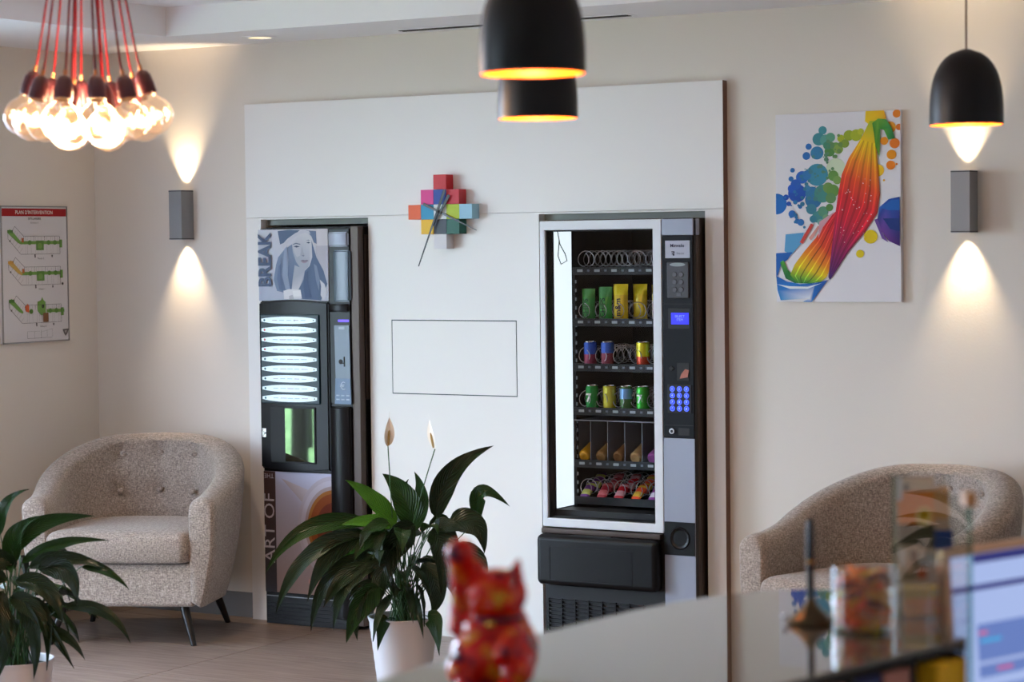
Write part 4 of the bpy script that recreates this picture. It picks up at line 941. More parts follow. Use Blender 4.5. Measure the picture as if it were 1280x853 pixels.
    # covered buttons
    for bx, bz in BUT:
        # surface y at that x on the back inside
        best = min(((v.co.x-bx)**2+(v.co.z-bz)**2, v.co.y) for v in t_.children[0].data.vertices if v.co.y > .12 and v.co.z < .80 and (v.co.y < .36 or abs(v.co.x) > .3)) if False else None
        ys = [v.co.y for v in t_.children[0].data.vertices if abs(v.co.x-bx) < .03 and abs(v.co.z-bz) < .03 and v.co.y > .1]
        y_ = min(ys) if ys else .3
        b = BM(); ball(b, (bx, y_+.002, bz), .016, 2, (1, .55, 1)); finish('button', b, M_fabric, t_, 80)
    # splayed tapered legs
    for sx_, sy_ in ((-1, -1), (1, -1), (-1, 1), (1, 1)):
        x0, y0 = sx_*.27, -.28 if sy_ < 0 else .26
        b = BM(); cyl(b, (x0+sx_*.055, y0+sy_*.045, 0), (x0, y0, .18), .0125, .022, 16); finish('leg', b, M_darkwood, t_, 50)
    return t_
chair((-.215, -.545, 0), math.radians(24), 'heather grey button-back tub armchair in the left corner beside the coffee machine')
chair((3.415, -.60, 0), math.radians(-15), 'heather grey button-back tub armchair at the right, behind the glass jar')

# ================================================================== PEACE LILIES
def leaf_mat(name, c1, c2, rough=.32):
    m = mat(name, c1, rough, spec=.35); t = m.node_tree; b_ = t.nodes['Principled BSDF']
    a = t.nodes.new('ShaderNodeAttribute'); a.attribute_name = 'UVm'
    uv = t.nodes.new('ShaderNodeUVMap'); uv.uv_map = 'UVMap'; sp = t.nodes.new('ShaderNodeSeparateXYZ'); t.links.new(uv.outputs[0], sp.inputs[0])
    # ribbed veins: sine along the blade skewed by the distance from the midrib
    ab = t.nodes.new('ShaderNodeMath'); ab.operation = 'ABSOLUTE'; t.links.new(sp.outputs['Y'], ab.inputs[0])
    m1 = t.nodes.new('ShaderNodeMath'); m1.operation = 'MULTIPLY_ADD'; m1.inputs[1].default_value = -.35; t.links.new(ab.outputs[0], m1.inputs[0]); t.links.new(sp.outputs['X'], m1.inputs[2])
    m2 = t.nodes.new('ShaderNodeMath'); m2.operation = 'MULTIPLY'; m2.inputs[1].default_value = 85; t.links.new(m1.outputs[0], m2.inputs[0])
    sn = t.nodes.new('ShaderNodeMath'); sn.operation = 'SINE'; t.links.new(m2.outputs[0], sn.inputs[0])
    bp = t.nodes.new('ShaderNodeBump'); bp.inputs['Strength'].default_value = .5; bp.inputs['Distance'].default_value = .003; t.links.new(sn.outputs[0], bp.inputs['Height']); t.links.new(bp.outputs[0], b_.inputs['Normal'])
    mr = t.nodes.new('ShaderNodeMapRange'); mr.inputs['From Min'].default_value = -1; mr.inputs['From Max'].default_value = 1; t.links.new(sn.outputs[0], mr.inputs['Value'])
    mx = t.nodes.new('ShaderNodeMix'); mx.data_type = 'RGBA'; mx.inputs['A'].default_value = (*lin(c1), 1); mx.inputs['B'].default_value = (*lin(c2), 1)
    t.links.new(mr.outputs[0], mx.inputs['Factor']); t.links.new(mx.outputs['Result'], b_.inputs['Base Color'])
    b_.inputs['Subsurface Weight'].default_value = 0
    return m
LM = [leaf_mat('leaf_dark', (12, 30, 12), (24, 48, 18)), leaf_mat('leaf_mid', (20, 52, 16), (34, 70, 22)), leaf_mat('leaf_bright', (52, 108, 22), (74, 130, 32), .4)]
M_stalk = mat('leaf_stalk', (44, 84, 36), .5)
def bez(p0, p1, p2, t): return p0*(1-t)**2+p1*2*t*(1-t)+p2*t*t
def leaf(par, root, p0, p1, p2, w, m, roll=0, fold=.35, wave=.0, facing=None):
    """blade along a quadratic curve p0-p1-p2 with half width w; its stalk runs from the pot to p0"""
    n = 16; b = BM(); uvl = b.loops.layers.uv.new('UVMap'); rows = []
    view = facing or Vector((.4, -.9, .35)).normalized()
    for i in range(n+1):
        t = i/n; c = bez(p0, p1, p2, t); tg = (bez(p0, p1, p2, min(1, t+.02))-bez(p0, p1, p2, max(0, t-.02))).normalized()
        side = tg.cross(view)
        if side.length < .15: side = tg.cross(Vector((0, 0, 1)))
        side.normalize()
        nn = side.cross(tg).normalized()
        side = (Matrix.Rotation(roll+wave*math.sin(t*5), 3, tg) @ side); nn = side.cross(tg).normalized()
        hw = w*(math.sin(PI*min(1, t**.72*1.0))**.85)*(1-.35*t) * 1.18 if t < 1 else 0
        row = []
        for k in (-1, -.66, -.3, 0, .3, .66, 1):
            off = side*(hw*k)+nn*(hw*fold*abs(k)**1.4 - .004*(1-abs(k)) + .10*hw*math.sin(t*17+k*2)*abs(k))
            row.append((b.verts.new(c+off), (t, k)))
        rows.append(row)
    for i in range(n):
        for k in range(6):
            q_ = [rows[i][k], rows[i][k+1], rows[i+1][k+1], rows[i+1][k]]
            f = b.faces.new([v for v, _ in q_])
            for lp_2, (_, uv) in zip(f.loops, q_): lp_2[uvl].uv = uv
    me = bpy.data.meshes.new('leaf'); b.to_mesh(me); b.free(); me.materials.append(m); me.polygons.foreach_set('use_smooth', [True]*len(me.polygons))
    o = bpy.data.objects.new('leaf', me); COL.objects.link(o); o.parent = par
    mid = Vector(((root.x*.55+p0.x*.45), (root.y*.55+p0.y*.45), root.z*.35+p0.z*.65+.015))
    tg0 = (bez(p0, p1, p2, .04)-p0)
    pts = [bez(root, mid, p0, s/8) for s in range(9)] + [p0+tg0]
    b = BM(); tube(b, pts, .0022, 5, rads=[.0032-.0016*s/9 for s in range(10)]); finish('stalk', b, M_stalk, o, 80)
    return o
RH = Vector((math.cos(YAW), math.sin(YAW), 0)); BK_ = Vector((-math.sin(YAW), math.cos(YAW), 0))
def pot_plant(x, y, label, leaves, flowers, seed, nfill, ztop, zscale=1.0, rrange=(.14, .30)):
    """leaves: (x0,z0, x1,z1, x2,z2, halfwidth, material, depth0, depth2) in metres relative to the pot centre, x to the right of the lens, z height"""
    t_ = thing('potted_peace_lily', label, 'plant', (x, y, 0), 0, 'potted peace lilies', world=False)
    H = ztop; b = BM()
    prof = [(.0, .002), (.092, .0), (.098, .006)]
    for k in range(1, 15):
        u = k/15; prof.append((.098+.037*u+(.0012 if k % 2 else 0), H*u))
    prof += [(.136, H-.012), (.139, H-.002), (.136, H), (.130, H-.002), (.127, H-.03)]
    lathe(b, prof, (0, 0, 0), 48); pot = finish('pot', b, mat('pot_white', (206, 202, 204), .4), t_, 30)
    b = BM(); lathe(b, [(0, H-.02), (.06, H-.018), (.1275, H-.028)], (0, 0, 0), 32); finish('soil', b, mat('potting_soil', (34, 26, 22), .95, bump=1, bscale=60), t_)
    rn = random.Random(seed)
    def root():
        a = rn.uniform(0, 2*PI); r_ = rn.uniform(.01, .07); return Vector((r_*math.cos(a), r_*math.sin(a), H-.022))
    def loc(xx, zz, dd): return RH*xx-BK_*dd+Vector((0, 0, zz))
    for (x0, z0, x1, z1, x2, z2, w, mi, d0, d2) in leaves:
        leaf(t_, root(), loc(x0, z0, d0), loc(x1, z1, (d0+d2)/2), loc(x2, z2, d2), w, LM[mi], rn.uniform(-.35, .35), rn.uniform(.1, .4), rn.uniform(-.25, .25), facing=(-_f+Vector((0, 0, .35))).normalized())
    for i in range(nfill):
        a = rn.uniform(0, 2*PI); r0 = rn.uniform(.04, .15); r2 = rn.uniform(*rrange); z0 = H+rn.uniform(.10, .36)*zscale; L_ = rn.uniform(.12, .22)
        d = Vector((math.cos(a), math.sin(a), 0)); p0 = d*r0+Vector((0, 0, z0)); p2 = d*r2+Vector((0, 0, z0-rn.uniform(-.02, .17)))
        p1 = (p0+p2)/2+Vector((0, 0, rn.uniform(.03, .08)))+d*.02
        leaf(t_, root(), p0, p1, p2, rn.uniform(.016, .034), LM[rn.choice((0, 0, 0, 1))], rn.uniform(-.8, .8), rn.uniform(.1, .45), rn.uniform(-.3, .3), facing=(Vector((0, 0, 1))+d*.5).normalized())
    for (x0, z0, x1, z1, dd, ang) in flowers:
        f = leaf_flower(t_, root(), loc(x0, z0, dd), loc(x1, z1, dd), ang)
    return t_
M_spathe = mat('white_spathe', (250, 244, 232), .5); M_spadix = mat('spadix', (168, 140, 84), .8, bump=1, bscale=300)
def leaf_flower(par, root, base, tip, tw):
    ax = (tip-base).normalized(); L = (tip-base).length; side = (Matrix.Rotation(tw, 3, ax) @ RH).normalized(); nn = side.cross(ax).normalized()
    b = BM(); rows = []
    for i in range(13):
        t = i/12; hw = .0205*(math.sin(PI*min(1, (t*1.25)**.8))**.8 if t < .8 else 0)+.0018*(1-t); hw = max(hw, .0004)
        rows.append([b.verts.new(base+ax*(L*t)+side*(hw*k)+(nn if nn.dot(-_f) > 0 else -nn)*(abs(k)*hw*.45-.002+.004*math.sin(PI*t)*0)) for k in (-1, -.5, 0, .5, 1)])
    for i in range(12):
        for k in range(4): b.faces.new((rows[i][k], rows[i][k+1], rows[i+1][k+1], rows[i+1][k]))
    o = finish('flower', b, M_spathe, par, 80)
    b = BM(); nn = nn if nn.dot(-_f) > 0 else -nn; c0 = base+nn*.005+ax*.006; tube(b, [c0+ax*(L*.42*k/6)-side*.001 for k in range(7)], .004, 8, rads=[.003, .0042, .0045, .0045, .0044, .0038, .002]); finish('spadix', b, M_spadix, o, 80)
    b = BM(); mid = (root+base)/2+Vector((0, 0, .05)); tube(b, [bez(root, mid, base, k/10) for k in range(11)], .0022, 6); finish('stem', b, M_stalk, o, 80)
    return o
def px_leaves(lst, cx, ytop, ztop, ppm):
    out = []
    for (x0, y0, x1, y1, x2, y2, w, mi, d0, d2) in lst:
        out.append(((x0-cx)/ppm, ztop+(ytop-y0)/ppm, (x1-cx)/ppm, ztop+(ytop-y1)/ppm, (x2-cx)/ppm, ztop+(ytop-y2)/ppm, w/ppm/2*.84, mi, d0, d2))
    return out
# sizes noted for the two plants from their outlines (331 and 357 units to a metre)
LB = px_leaves([
    (548, 648, 545, 585, 620, 558, 34, 0, .02, .0), (600, 650, 590, 588, 639, 632, 24, 1, .03, .06), (519, 662, 512, 612, 480, 592, 40, 1, .0, -.02), (512, 668, 540, 622, 520, 590, 26, 1, .0, -.02), (498, 655, 470, 615, 436, 596, 28, 2, .03, .08),
    (505, 662, 470, 640, 428, 652, 26, 2, .06, .10), (468, 652, 375, 632, 336, 710, 26, 1, .05, .12), (462, 662, 375, 672, 349, 758, 32, 0, .06, .14), (460, 668, 410, 668, 388, 745, 30, 0, .08, .14), (470, 690, 400, 700, 392, 782, 26, 0, .08, .14),
    (478, 700, 428, 705, 420, 780, 26, 0, .1, .15), (522, 652, 486, 668, 492, 716, 42, 0, .10, .15), (540, 660, 568, 668, 553, 738, 48, 0, .1, .16), (562, 652, 606, 640, 607, 690, 38, 0, .05, .08), (566, 646, 586, 632, 605, 644, 12, 1, .02, .05),
    (570, 680, 612, 700, 588, 768, 44, 0, .08, .1), (478, 728, 452, 736, 436, 795, 36, 1, .14, .17), (470, 720, 440, 735, 450, 792, 28, 0, .13, .17), (484, 768, 482, 762, 474, 806, 20, 1, .14, .15), (536, 764, 548, 760, 550, 812, 26, 1, .14, .16),
    (505, 668, 455, 660, 447, 694, 26, 1, .1, .14), (500, 690, 470, 700, 480, 745, 38, 0, .1, .14), (530, 700, 560, 730, 540, 765, 36, 0, .1, .12), (556, 700, 590, 720, 575, 770, 34, 0, .06, .08), (516, 645, 498, 630, 512, 600, 20, 0, -.03, -.05),
    (462, 700, 425, 712, 408, 752, 24, 0, .1, .14), (545, 655, 560, 650, 585, 660, 24, 0, .08, .12), (448, 680, 420, 690, 412, 720, 22, 2, .04, .06), (490, 650, 470, 650, 452, 668, 20, 1, .1, .12)], 504, 770, .305, 322)
pot_plant(1.632, -1.188, 'sharp peace lily with two white flowers in a white pot before the coffee machine', LB, [(488.5, 0, 0, 0, 0, 0)][:0] + [((489-504)/322, .305+(770-556)/322, (492-504)/322, .305+(770-512)/322, .06, .5), ((547-504)/322, .305+(770-560)/322, (539-504)/322, .305+(770-516)/322, .05, -.9)], 5, 40, .305)
LA = px_leaves([
    (22, 690, 40, 640, 128, 642, 28, 1, .05, .08), (35, 700, 80, 665, 146, 672, 18, 1, .08, .1), (45, 705, 90, 680, 153, 708, 24, 0, .1, .13), (58, 705, 110, 690, 108, 748, 32, 0, .12, .16), (110, 704, 150, 705, 171, 733, 12, 1, .1, .12), (88, 752, 150, 742, 173, 798, 18, 0, .12, .15),
    (62, 780, 98, 780, 117, 816, 16, 0, .12, .16), (60, 765, 80, 780, 104, 826, 16, 0, .14, .17), (4, 668, 0, 620, 42, 610, 18, 1, .0, .02), (28, 700, 14, 660, 60, 640, 28, 1, .08, .1), (36, 745, 66, 770, 55, 838, 26, 0, .14, .18), (18, 750, 26, 790, 12, 836, 28, 0, .14, .18),
    (50, 740, 80, 760, 70, 828, 20, 0, .12, .17), (30, 705, 10, 680, -20, 690, 28, 0, .1, .14), (20, 720, -30, 690, -60, 740, 30, 0, .1, .14), (10, 740, -30, 750, -45, 810, 30, 0, .1, .15), (30, 720, 80, 715, 90, 770, 30, 0, .12, .16), (24, 740, 60, 740, 72, 790, 30, 0, .14, .17), (0, 710, -10, 660, -40, 640, 26, 1, .0, .04), (16, 730, 6, 760, 30, 815, 30, 0, .14, .17), (8, 750, -8, 780, -12, 832, 24, 0, .14, .18)], 18, 823, .315, 357)
pot_plant(.958, -2.636, 'dark peace lily in a pale pot at the lower left corner', LA, [], 11, 40, .315)

# ================================================================== RECEPTION COUNTER
CZ = 1.127
ct = thing('reception_counter', 'curved reception counter with a glossy reflecting top', 'counter', (5.0, -6.2, 0))
outer = [(4.80, -8.2), (4.775, -7.2), (4.755, -6.4), (4.744, -5.94), (4.738, -5.75), (4.752, -5.508), (4.776, -5.26), (4.802, -5.127), (4.838, -5.02), (4.885, -4.95), (4.94, -4.90), (5.02, -4.88), (5.10, -4.885), (5.18, -4.91), (5.26, -4.96), (5.30, -5.03), (5.305, -5.12), (5.292, -5.222)]
inner = [(5.360, -5.248), (5.322, -5.438), (5.291, -5.577), (5.265, -5.705), (5.22, -5.92), (5.19, -6.2), (5.18, -6.6), (5.19, -7.2), (5.21, -8.2)]
poly = outer+inner
mtop = mat('counter_glossy_taupe', (96, 87, 76), .03, spec=.7, coat=.6, ior=1.5)
mtop.node_tree.nodes['Principled BSDF'].inputs['Coat Roughness'].default_value = .02
b = BM(); prism(b, poly, CZ-.005, CZ); finish('counter_top', b, mtop, ct)
b = BM(); prism(b, poly, CZ-.018, CZ-.0052); finish('top_edge', b, M_blackmatte, ct)
# outer skirt following the curve
b = BM()
for i in range(len(outer)-1):
    (x0, y0), (x1, y1) = outer[i], outer[i+1]
    d = math.hypot(x1-x0, y1-y0); nx, ny = (y1-y0)/d*.0, 0
    def inset(p, q_, k):
        cx_, cy_ = 5.06, min(-5.15, p[1]); v = Vector((cx_-p[0], cy_-p[1])).normalized(); return (p[0]+v.x*k, p[1]+v.y*k)
    a0, a1 = inset((x0, y0), 0, .03), inset((x1, y1), 0, .03); c0, c1 = inset((x0, y0), 0, .05), inset((x1, y1), 0, .05)
    prism(b, [a0, a1, c1, c0], .0, CZ-.0185)
finish('front_skirt', b, mat('counter_white', (216, 214, 210), .4), ct)
# pigeonholes under the top on the staff side
ix = lambda y: 5.360+(y+5.248)*.2035
def rail(name, y0, y1, dx0, dx1, z0, z1, m, bev=0):
    b = BM(); poly_ = [(ix(y0)+dx0, y0), (ix(y0)+dx1, y0), (ix(y1)+dx1, y1), (ix(y1)+dx0, y1)]; prism(b, poly_, z0, z1); return finish(name, b, m, ct)
rail('back_board', -5.92, -5.25, -.26, -.25, .76, CZ-.019, mat('terracotta_board', (150, 104, 92), .6))
rail('lower_shelf', -5.92, -5.25, -.25, -.004, .93, .945, M_blackmatte)
for yy in (-5.256, -5.391, -5.555, -5.72): rail('divider', yy, yy+.010, -.25, -.003, .76, CZ-.0185, M_blackmatte)
rail('desk_surface', -7.6, -4.7, -.24, .62, .735, .759, mat('desk_wood', (140, 110, 84), .4))
b = BM(); box(b, 5.85, 5.90, -7.5, -7.45, 0, .735); box(b, 5.95, 6.0, -4.85, -4.80, 0, .735); box(b, 5.28, 5.33, -4.80, -4.75, 0, .735); box(b, 5.1, 5.15, -7.5, -7.45, 0, .735)
finish('desk_leg', b, M_blackmatte, ct)

# things in the pigeonholes
def slab(name, label, cat, y0, y1, dx0, dx1, z0, z1, m):
    b = BM(); prism(b, [(ix(y0)+dx0, y0), (ix(y0)+dx1, y0), (ix(y1)+dx1, y1), (ix(y1)+dx0, y1)], z0, z1)
    bmesh.ops.bevel(b, geom=list(b.edges), offset=.0015, segments=1, affect='EDGES'); bmesh.ops.recalc_face_normals(b, faces=b.faces)
    o = finish(name, b, m, None); origin_to(o, (ix(y0)+(dx0+dx1)/2, (y0+y1)/2, z0)); return tag(o, label, cat)
slab('ring_binder', 'navy blue binder in the slot under the counter edge', 'binder', -5.542, -5.470, -.20, -.004, .9455, 1.104, mat('navy_board', (24, 34, 92), .5))
slab('card_box', 'salmon coloured box in the slot left of the navy binder', 'box', -5.708, -5.560, -.20, -.006, .9455, 1.102, mat('salmon_card', (206, 140, 120), .6))
slab('note_block', 'bright yellow note block under the right end of the counter', 'notepad', -5.350, -5.268, -.058, .012, .9455, 1.098, mat('note_yellow', (244, 190, 20), .6))
slab('card_folder', 'dull pink folder between the navy binder and the black divider', 'folder', -5.464, -5.396, -.20, -.004, .9455, 1.102, mat('dull_pink', (186, 128, 120), .6))
slab('card_folder', 'dull pink folder behind the yellow note block', 'folder', -5.374, -5.262, -.20, -.062, .9455, 1.104, mat('dull_pink', (170, 116, 112), .6))

# ---- pen on a weighted stand
ps = thing('pen_on_stand', 'black counter pen standing upright in a domed metal base', 'pen', (5.094, -5.232, CZ))
px_, py_ = 5.094, -5.232
b = BM(); lathe(b, [(0, .0), (.038, .0), (.040, .003), (.038, .007), (.028, .014), (.018, .022), (.010, .031), (.007, .040), (.0, .041)], (px_, py_, CZ), 36); finish('base', b, mat('gunmetal', (96, 84, 66), .28, metal=.9), ps, 40)
b = BM(); lathe(b, [(.0, .038), (.0055, .04), (.0062, .06), (.0062, .098)], (px_, py_, CZ), 16); finish('barrel', b, mat('pen_black', (18, 12, 14), .3), ps, 50)
b = BM(); lathe(b, [(.0067, .098), (.0067, .102)], (px_, py_, CZ), 16); finish('ring', b, mat('gold', (220, 160, 70), .25, metal=1), ps)
b = BM(); lathe(b, [(.0064, .102), (.0066, .13), (.0058, .160), (.0035, .170), (.0, .172)], (px_, py_, CZ), 16); finish('cap', b, mat('pen_cap', (22, 28, 46), .25), ps, 50)
b = BM(); ball(b, (px_-RH.x*.042, py_-RH.y*.042, CZ+.012), .0052, 2); finish('chain_ball', b, M_chrome, ps, 80)

# ---- glass jar of sweets
JX, JY = 5.196, -5.262
jr = thing('glass_jar', 'clear straight glass jar filled with wrapped sweets', 'jar', (JX, JY, CZ))
b = BM(); lathe(b, [(0, .0), (.049, .0), (.0505, .002), (.0505, .100), (.0495, .102), (.0475, .100), (.0475, .006), (.0, .006)], (JX, JY, CZ), 40)
finish('glass_body', b, glass_mat('jar_glass', (.97, .98, .97), 1.6, 1.5), jr, 40)
rs = random.Random(4); cols = [('orange', (250, 120, 10)), ('orange', (255, 140, 10)), ('red-orange', (250, 90, 10)), ('yellow', (244, 190, 30)), ('green', (60, 140, 60)), ('gold', (224, 160, 40)), ('amber', (200, 110, 30)), ('brown', (140, 70, 24))]
lay = 0
for layer in range(6):
    z = CZ+.016+layer*.0148
    for (R1, nn_) in ((.035, 8), (.015, 4)):
        for k in range(nn_):
            a = 2*PI*k/nn_+layer*.5+rs.uniform(-.12, .12)
            nm, c = rs.choice(cols) if layer > 3 else rs.choice(cols[:3]*2+cols[3:])
            cx, cy = JX+R1*math.cos(a), JY+R1*math.sin(a)
            dirn = ['right', 'back right', 'back', 'back left', 'left', 'front left', 'front', 'front right'][int(((a-YAW) % (2*PI))/(2*PI)*8+.5) % 8]; pos = ('at the glass, ' if R1 > .02 else 'near the centre, ')+dirn
            rowname = ['bottom', 'second', 'third', 'fourth', 'fifth', 'top'][layer]
            t_ = thing('wrapped_sweet', '%s foil wrapped sweet in the jar, %s layer, %s' % (nm, rowname, pos), 'sweet', (cx, cy, z), 0, 'sweets in the glass jar', world=False)
            t_.rotation_euler = (rs.uniform(-.5, .5), rs.uniform(-.5, .5), rs.uniform(0, 6))
            key = 'sweet_%d' % (c[1])
            me = bpy.data.meshes.get(key)
            if not me:
                b = BM(); ball(b, (0, 0, 0), .0078, 2, (1.05, .9, .85))
                for s in (-1, 1): cyl(b, (s*.0072, 0, 0), (s*.0125, 0, 0), .002, .0052, 10, cap=False)
                me = cap_mesh(b, key, mat('foil_sweet_%d_%d_%d' % c, c, .3, metal=0, spec=.8))
            o = bpy.data.objects.new('wrapper', me); COL.objects.link(o); o.parent = t_
# ---- clear acrylic screen clamped at the end of the counter
def bp3(x, y): return Vector((x, y, 0))
A_, B_ = Vector((5.198, -5.135, 0)), Vector((5.430, -5.424, 0))
gs = thing('clear_glass_screen', 'upright clear glass plate clamped at the counter end before the monitor', 'screen', (A_.x, A_.y, CZ))
d_ = (B_-A_).normalized(); n_ = Vector((-d_.y, d_.x, 0))
def plate(nm, par, s0, s1, z0, z1, th, m, off=0):
    b = BM(); p0, p1 = A_+d_*s0+n_*off, A_+d_*s1+n_*off; prism(b, [(p0.x-n_.x*th/2, p0.y-n_.y*th/2), (p1.x-n_.x*th/2, p1.y-n_.y*th/2), (p1.x+n_.x*th/2, p1.y+n_.y*th/2), (p0.x+n_.x*th/2, p0.y+n_.y*th/2)], z0, z1); return finish(nm, b, m, par)
Ltot = (B_-A_).length
M_edge = glass_mat('green_glass_edge', (.55, .74, .70), 1.0)
sIn = .262
plate('pane', gs, .004, Ltot-.004, CZ+.001, 1.362, .005, M_glass)
plate('pane', gs, sIn, Ltot-.004, .99, CZ+.001, .005, M_glass)
plate('polished_edge', gs, 0, .004, CZ+.001, 1.362, .006, M_edge); plate('polished_edge', gs, Ltot-.004, Ltot, .99, 1.362, .006, M_edge)
plate('clamp', gs, Ltot-.022, Ltot+.004, 1.352, 1.372, .016, mat('clamp_tan', (214, 160, 110), .45))
# ---- leaflet stand with tiered leaflets behind the glass plate
ls = thing('leaflet_stand', 'small tiered acrylic stand holding printed leaflets behind the glass plate', 'stand', (5.26, -5.18, CZ))
B0 = Vector((5.188, -5.090, 0)); D0 = _r.copy(); N0 = Vector((-D0.y, D0.x, 0))
def splate(nm, par, x0, x1, z0, z1, off, th, m, lean=0.0):
    b = BM(); pts = []
    vs = []
    for s in (x0, x1):
        for o_, z in ((off, z0), (off+th, z0), (off+th+lean, z1), (off+lean, z1)): vs.append(b.verts.new(B0+D0*s+N0*o_+Vector((0, 0, z))))
    for f in ((0, 1, 2, 3), (7, 6, 5, 4), (0, 4, 5, 1), (1, 5, 6, 2), (2, 6, 7, 3), (3, 7, 4, 0)): b.faces.new([vs[i] for i in f])
    return finish(nm, b, m, par)
splate('foot', ls, -.004, .098, CZ, CZ+.003, -.035, .085, M_glass)
for i, off in enumerate((-.03, .0, .03)):
    splate('front_lip', ls, -.004, .098, CZ+.003, CZ+.045+i*.035, off, .002, M_glass, .004)
def leaflet(x0, x1, z0, z1, off, rgb, label, shapes, group='leaflets in the acrylic stand'):
    t_ = thing('leaflet', label, 'leaflet', tuple(B0+D0*(x0+x1)/2+N0*off+Vector((0, 0, z0))), 0, group)
    splate('paper', t_, x0, x1, z0, z1, off+.004, .0015, mat('paper_%d_%d_%d' % rgb, rgb, .5), .006)
    O_ = B0+D0*x0+N0*(off+.004+.0055)+Vector((0, 0, z1)); V_ = (-N0*.006+Vector((0, 0, z0-z1)))
    if shapes: decal('leaflet_print', t_, O_, D0*(x1-x0), V_, -N0, shapes, lift=.0008)
    return t_
leaflet(.006, .066, CZ+.098, CZ+.222, .030, (222, 200, 176), 'tall leaflet with orange shapes and a yellow flower, at the top left of the stand', [(rect(0, .18, 1, .62), [(236, 130, 50), (240, 140, 60), (244, 160, 80), (236, 140, 60)]), (rect(0, .62, 1, .9), (70, 66, 54)), (circ(.22, .10, .17, .09), (210, 196, 170)), (circ(.24, .13, .08, .045), (40, 50, 90)), (rect(0, .0, .12, .3), (200, 214, 232)), (circ(.72, .52, .22, .13), (236, 220, 150)), (circ(.72, .50, .15, .09), (226, 180, 10)), (circ(.72, .49, .06, .035), (130, 120, 20))])
leaflet(.052, .092, CZ+.100, CZ+.205, .036, (210, 158, 96), 'tan leaflet leaning at the top right of the stand', [(rect(0, .5, 1, .9), (196, 170, 150)), (rect(0, .86, 1, 1), (30, 60, 130))])
leaflet(.040, .096, CZ+.092, CZ+.134, .028, (60, 56, 50), 'dark leaflet with a blue block in the middle of the stand', [(rect(0, 0, .45, .85), (60, 58, 48)), (rect(.45, .0, 1, .85), (24, 60, 140)), (rect(0, .85, 1, 1), (170, 150, 130))])
leaflet(.004, .062, CZ+.050, CZ+.108, .000, (190, 176, 160), 'beige leaflet with small pictures in the middle row of the stand', [(rect(.0, .0, .16, .5), (225, 230, 236)), (rect(.3, .05, .5, .5), (96, 70, 60)), (rect(.55, .15, .95, .45), (170, 180, 186)), (rect(.5, .55, .75, .85), (190, 90, 50)), (rect(.05, .65, .45, .85), (140, 130, 116)), (rect(.2, .3, .35, .7), (206, 170, 150))])
leaflet(.056, .096, CZ+.046, CZ+.104, .004, (174, 160, 140), 'taupe leaflet with navy edge in the middle row of the stand', [(rect(0, 0, .25, .6), (36, 40, 100)), (rect(.3, .5, .9, .95), (120, 112, 100)), (rect(.3, .1, .95, .4), (206, 190, 170))])
leaflet(.006, .090, CZ+.003, CZ+.052, -.030, (226, 170, 20), 'yellow leaflet lowest at the front of the stand', [(rect(0, 0, 1, .45), (190, 170, 20)), (rect(0, .0, 1, .12), (226, 206, 110)), (rect(0, .45, 1, 1), (230, 150, 20))])

# ---- monitor
M0 = Vector((5.312, -5.220, 1.2555)); md = Vector((.32, .947, 0)).normalized(); mn = Vector((md.y, -md.x, 0))   # mn looks to the desk side
mo = thing('computer_monitor', 'slim silver-framed computer monitor showing a blue web page', 'monitor', (5.42, -4.98, .759))
up = (Vector((0, 0, 1))*math.cos(math.radians(4)) - mn*math.sin(math.radians(4))).normalized()
W_, H_ = .53, .36
def mplate(nm, par, u0, u1, v0, v1, o0, o1, m, bev=0):
    b = BM(); nn2 = md.cross(up) if (md.cross(up)).dot(mn) > 0 else -(md.cross(up)); vs = [b.verts.new(M0+md*u+up*v+nn2*o) for o in (o0, o1) for u, v in ((u0, v0), (u1, v0), (u1, v1), (u0, v1))]
    for f in ((0, 1, 2, 3), (7, 6, 5, 4), (0, 4, 5, 1), (1, 5, 6, 2), (2, 6, 7, 3), (3, 7, 4, 0)): b.faces.new([vs[i] for i in f])
    if bev: bmesh.ops.bevel(b, geom=list(b.edges), offset=bev, segments=2, affect='EDGES')
    return finish(nm, b, m, par, 30 if bev else None)
M_bez = mat('bezel_champagne', (222, 178, 146), .3, metal=.4)
mplate('back_cover', mo, 0, W_, -H_, 0, -.016, -.002, M_bez, .003)
bz = BM(); bz.free()
for e in ((0, W_, -.013, 0), (0, W_, -H_, -H_+.016), (0, .0135, -H_+.016, -.013), (W_-.0135, W_, -H_+.016, -.013)): mplate('bezel', mo, *e, -.002, .002, M_bez)
scn = mplate('screen', mo, .0135, W_-.0135, -H_+.016, -.013, -.002, -.0005, mat('screen_glow', (10, 12, 20), .25, emit=(158, 176, 222), es=.92))
nn2 = md.cross(up) if (md.cross(up)).dot(mn) > 0 else -(md.cross(up))
def emv(name, rgb): return mat(name, (8, 8, 10), .3, emit=rgb, es=.9)
def sp_(u0, u1, v0, v1, rgb, k): mplate('page_block', scn, u0, u1, v0, v1, -.0005, -.0003+.0001*k, emv('page_%d_%d_%d' % rgb, rgb))
sp_(.0135, .018, -H_+.016, -.013, (70, 80, 130), 0)
sp_(.075, W_-.0135, -.028, -.014, (34, 36, 108), 0); sp_(.0135, W_-.0135, -.071, -.062, (44, 46, 116), 0)
sp_(.014, .07, -.060, -.016, (176, 188, 228), 0)
sp_(.075, W_-.02, -.21, -.125, (96, 120, 184), 0); sp_(.078, .10, -.142, -.136, (190, 100, 150), 1); sp_(.082, .135, -.155, -.149, (60, 160, 215), 1); sp_(.075, W_-.02, -.19, -.184, (160, 176, 220), 1); sp_(.12, .16, -.202, -.197, (200, 90, 140), 1)
sp_(.075, W_-.02, -.30, -.225, (110, 132, 190), 0); sp_(.10, .15, -.255, -.247, (190, 70, 120), 1); sp_(.03, .06, -.118, -.112, (140, 156, 210), 1)
